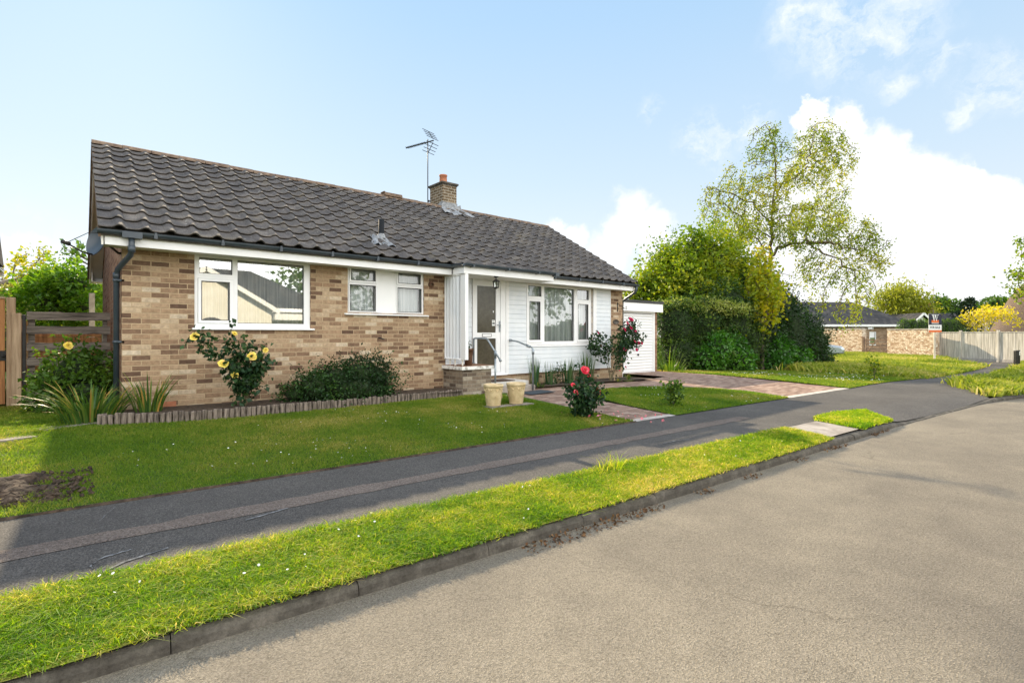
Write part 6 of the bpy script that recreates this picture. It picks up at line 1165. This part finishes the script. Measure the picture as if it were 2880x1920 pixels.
# ------------------------------------------------------------------ sky, sun, camera
SUN_EL, SUN_AZ = R(31.0), R(4.2)          # sun behind the house, slightly to the right of straight back
wd = bpy.data.worlds.new('World'); SC.world = wd; wd.use_nodes = True; t = NT(wd.node_tree)
gen = t.coord('Generated'); sep = t.n('ShaderNodeSeparateXYZ', Vector=gen); zz = sep.outputs[2]
ni = t.n('ShaderNodeTexSky', {'sky_type': 'NISHITA', 'sun_disc': False, 'sun_elevation': SUN_EL, 'sun_rotation': SUN_AZ, 'altitude': 0., 'air_density': 1., 'dust_density': .3, 'ozone_density': 1.5})
nis = t.vm('MULTIPLY', ni.outputs[0], (.085, .085, .085))
grad = t.ramp(zz, [(0, (.96, .98, 1.0)), (.10, (.90, .96, 1.0)), (.28, (.70, .86, 1.0)), (.52, (.50, .74, 1.)), (1., (.26, .50, .90))])
sky = t.mix(.22, grad, nis)
# clouds: clusters of round billows, each at its own bearing
def dirn(px, py): d = FW+RT*((px-1440)/FPX); v = Vector((d[0], d[1], (940-py)/FPX)); return v.normalized()
nv = t.n('ShaderNodeTexNoise', Vector=gen, Scale=16., Detail=7., Roughness=.6).outputs[1]
gd = t.vm('ADD', gen, t.vm('MULTIPLY', t.vm('SUBTRACT', nv, (.5, .5, .5)), (.10, .10, .10)))
def cloud(blobs, soft):
    acc = None
    for px, py, r in blobs:
        d = t.vm('DISTANCE', gd, tuple(dirn(px, py))); rr = r/FPX/(1+((px-1440)/FPX)**2+((940-py)/FPX)**2)**.5
        k = t.n('ShaderNodeMapRange', {'interpolation_type': 'SMOOTHSTEP'}, Value=d, i1=rr*(1+soft), i2=rr*(1-soft)).outputs[0]
        acc = k if acc is None else t.m('MAXIMUM', acc, k)
    return acc
big = cloud([(2280, 345, 60), (2330, 420, 110), (2370, 540, 180), (2480, 520, 120), (2500, 640, 210), (2620, 640, 160), (2690, 550, 85), (2740, 620, 120), (2800, 780, 150), (2640, 800, 220), (2400, 760, 260), (2860, 880, 130), (2250, 700, 190), (2520, 900, 200), ], .14)
left = cloud([(1785, 610, 62), (1740, 650, 55), (1840, 650, 60), (1880, 730, 80), (1700, 730, 70), (1560, 650, 32), (1600, 680, 40)], .38)
wisp = cloud([(2330, 30, 120), (2440, 60, 150), (2260, 60, 60), (2330, 120, 70), (2500, 20, 90), (2830, 200, 80), (2790, 220, 50), (2880, 240, 60), (2730, 300, 36), (2640, 190, 40), (2530, 235, 36), (2000, 400, 70), (2100, 370, 60), (1830, 320, 36), (60, 720, 110), (130, 700, 60)], .6)
wn = t.ramp(t.noise(t.vm('MULTIPLY', gd, (1., 1., 1.6)), 9., 8., .68), [(.44, (0, 0, 0)), (.66, (1, 1, 1))])
wm = t.m('MULTIPLY', t.m('MULTIPLY', wisp, wn), .75)
cs = t.mix(t.noise(gen, 7., 6., .6), (.93, .95, .98, 1), (1.02, 1.02, 1.01, 1))
sky = t.mix(wm, sky, (.97, .985, 1.0, 1)); sky = t.mix(t.m('MULTIPLY', t.m('MAXIMUM', big, t.m('MULTIPLY', left, .85)), .93), sky, cs)
# added cloud fill: unseen bright sky behind the camera, lifting the shaded house front
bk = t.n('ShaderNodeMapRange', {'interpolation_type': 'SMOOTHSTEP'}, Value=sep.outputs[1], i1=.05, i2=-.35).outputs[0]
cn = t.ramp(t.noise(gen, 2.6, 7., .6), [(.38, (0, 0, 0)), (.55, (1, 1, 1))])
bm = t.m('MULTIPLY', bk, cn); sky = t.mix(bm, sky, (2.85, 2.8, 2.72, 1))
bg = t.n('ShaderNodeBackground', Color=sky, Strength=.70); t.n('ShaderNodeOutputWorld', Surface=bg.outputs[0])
L = bpy.data.lights.new('sun', 'SUN'); L.energy = 5.0; L.angle = R(.6); L.color = (1., .83, .58); so = bpy.data.objects.new('sun', L); COL.objects.link(so)
sd = Vector((math.sin(SUN_AZ)*math.cos(SUN_EL), math.cos(SUN_AZ)*math.cos(SUN_EL), math.sin(SUN_EL))); so.rotation_euler = (-sd).to_track_quat('-Z', 'Y').to_euler(); so.location = (0, 30, 30)
cam = bpy.data.cameras.new('camera'); cam.sensor_width = 36; cam.lens = FPX/2880*36; cam.shift_y = -20/2880; cam.clip_end = 2000; cam.clip_start = .05
co = bpy.data.objects.new('camera', cam); COL.objects.link(co); co.location = Vector(CAM); co.rotation_euler = Vector((FW[0], FW[1], 0)).to_track_quat('-Z', 'Y').to_euler(); SC.camera = co
SC.render.resolution_x, SC.render.resolution_y = 1024, 682
SC.view_settings.view_transform = 'Standard'; SC.view_settings.look = 'None'; SC.view_settings.exposure = .72; SC.view_settings.gamma = 1
SC.cycles.max_bounces = 8; SC.cycles.transparent_max_bounces = 16; SC.cycles.diffuse_bounces = 3; SC.cycles.glossy_bounces = 3; SC.cycles.sample_clamp_indirect = 6; SC.cycles.caustics_reflective = False; SC.cycles.caustics_refractive = False
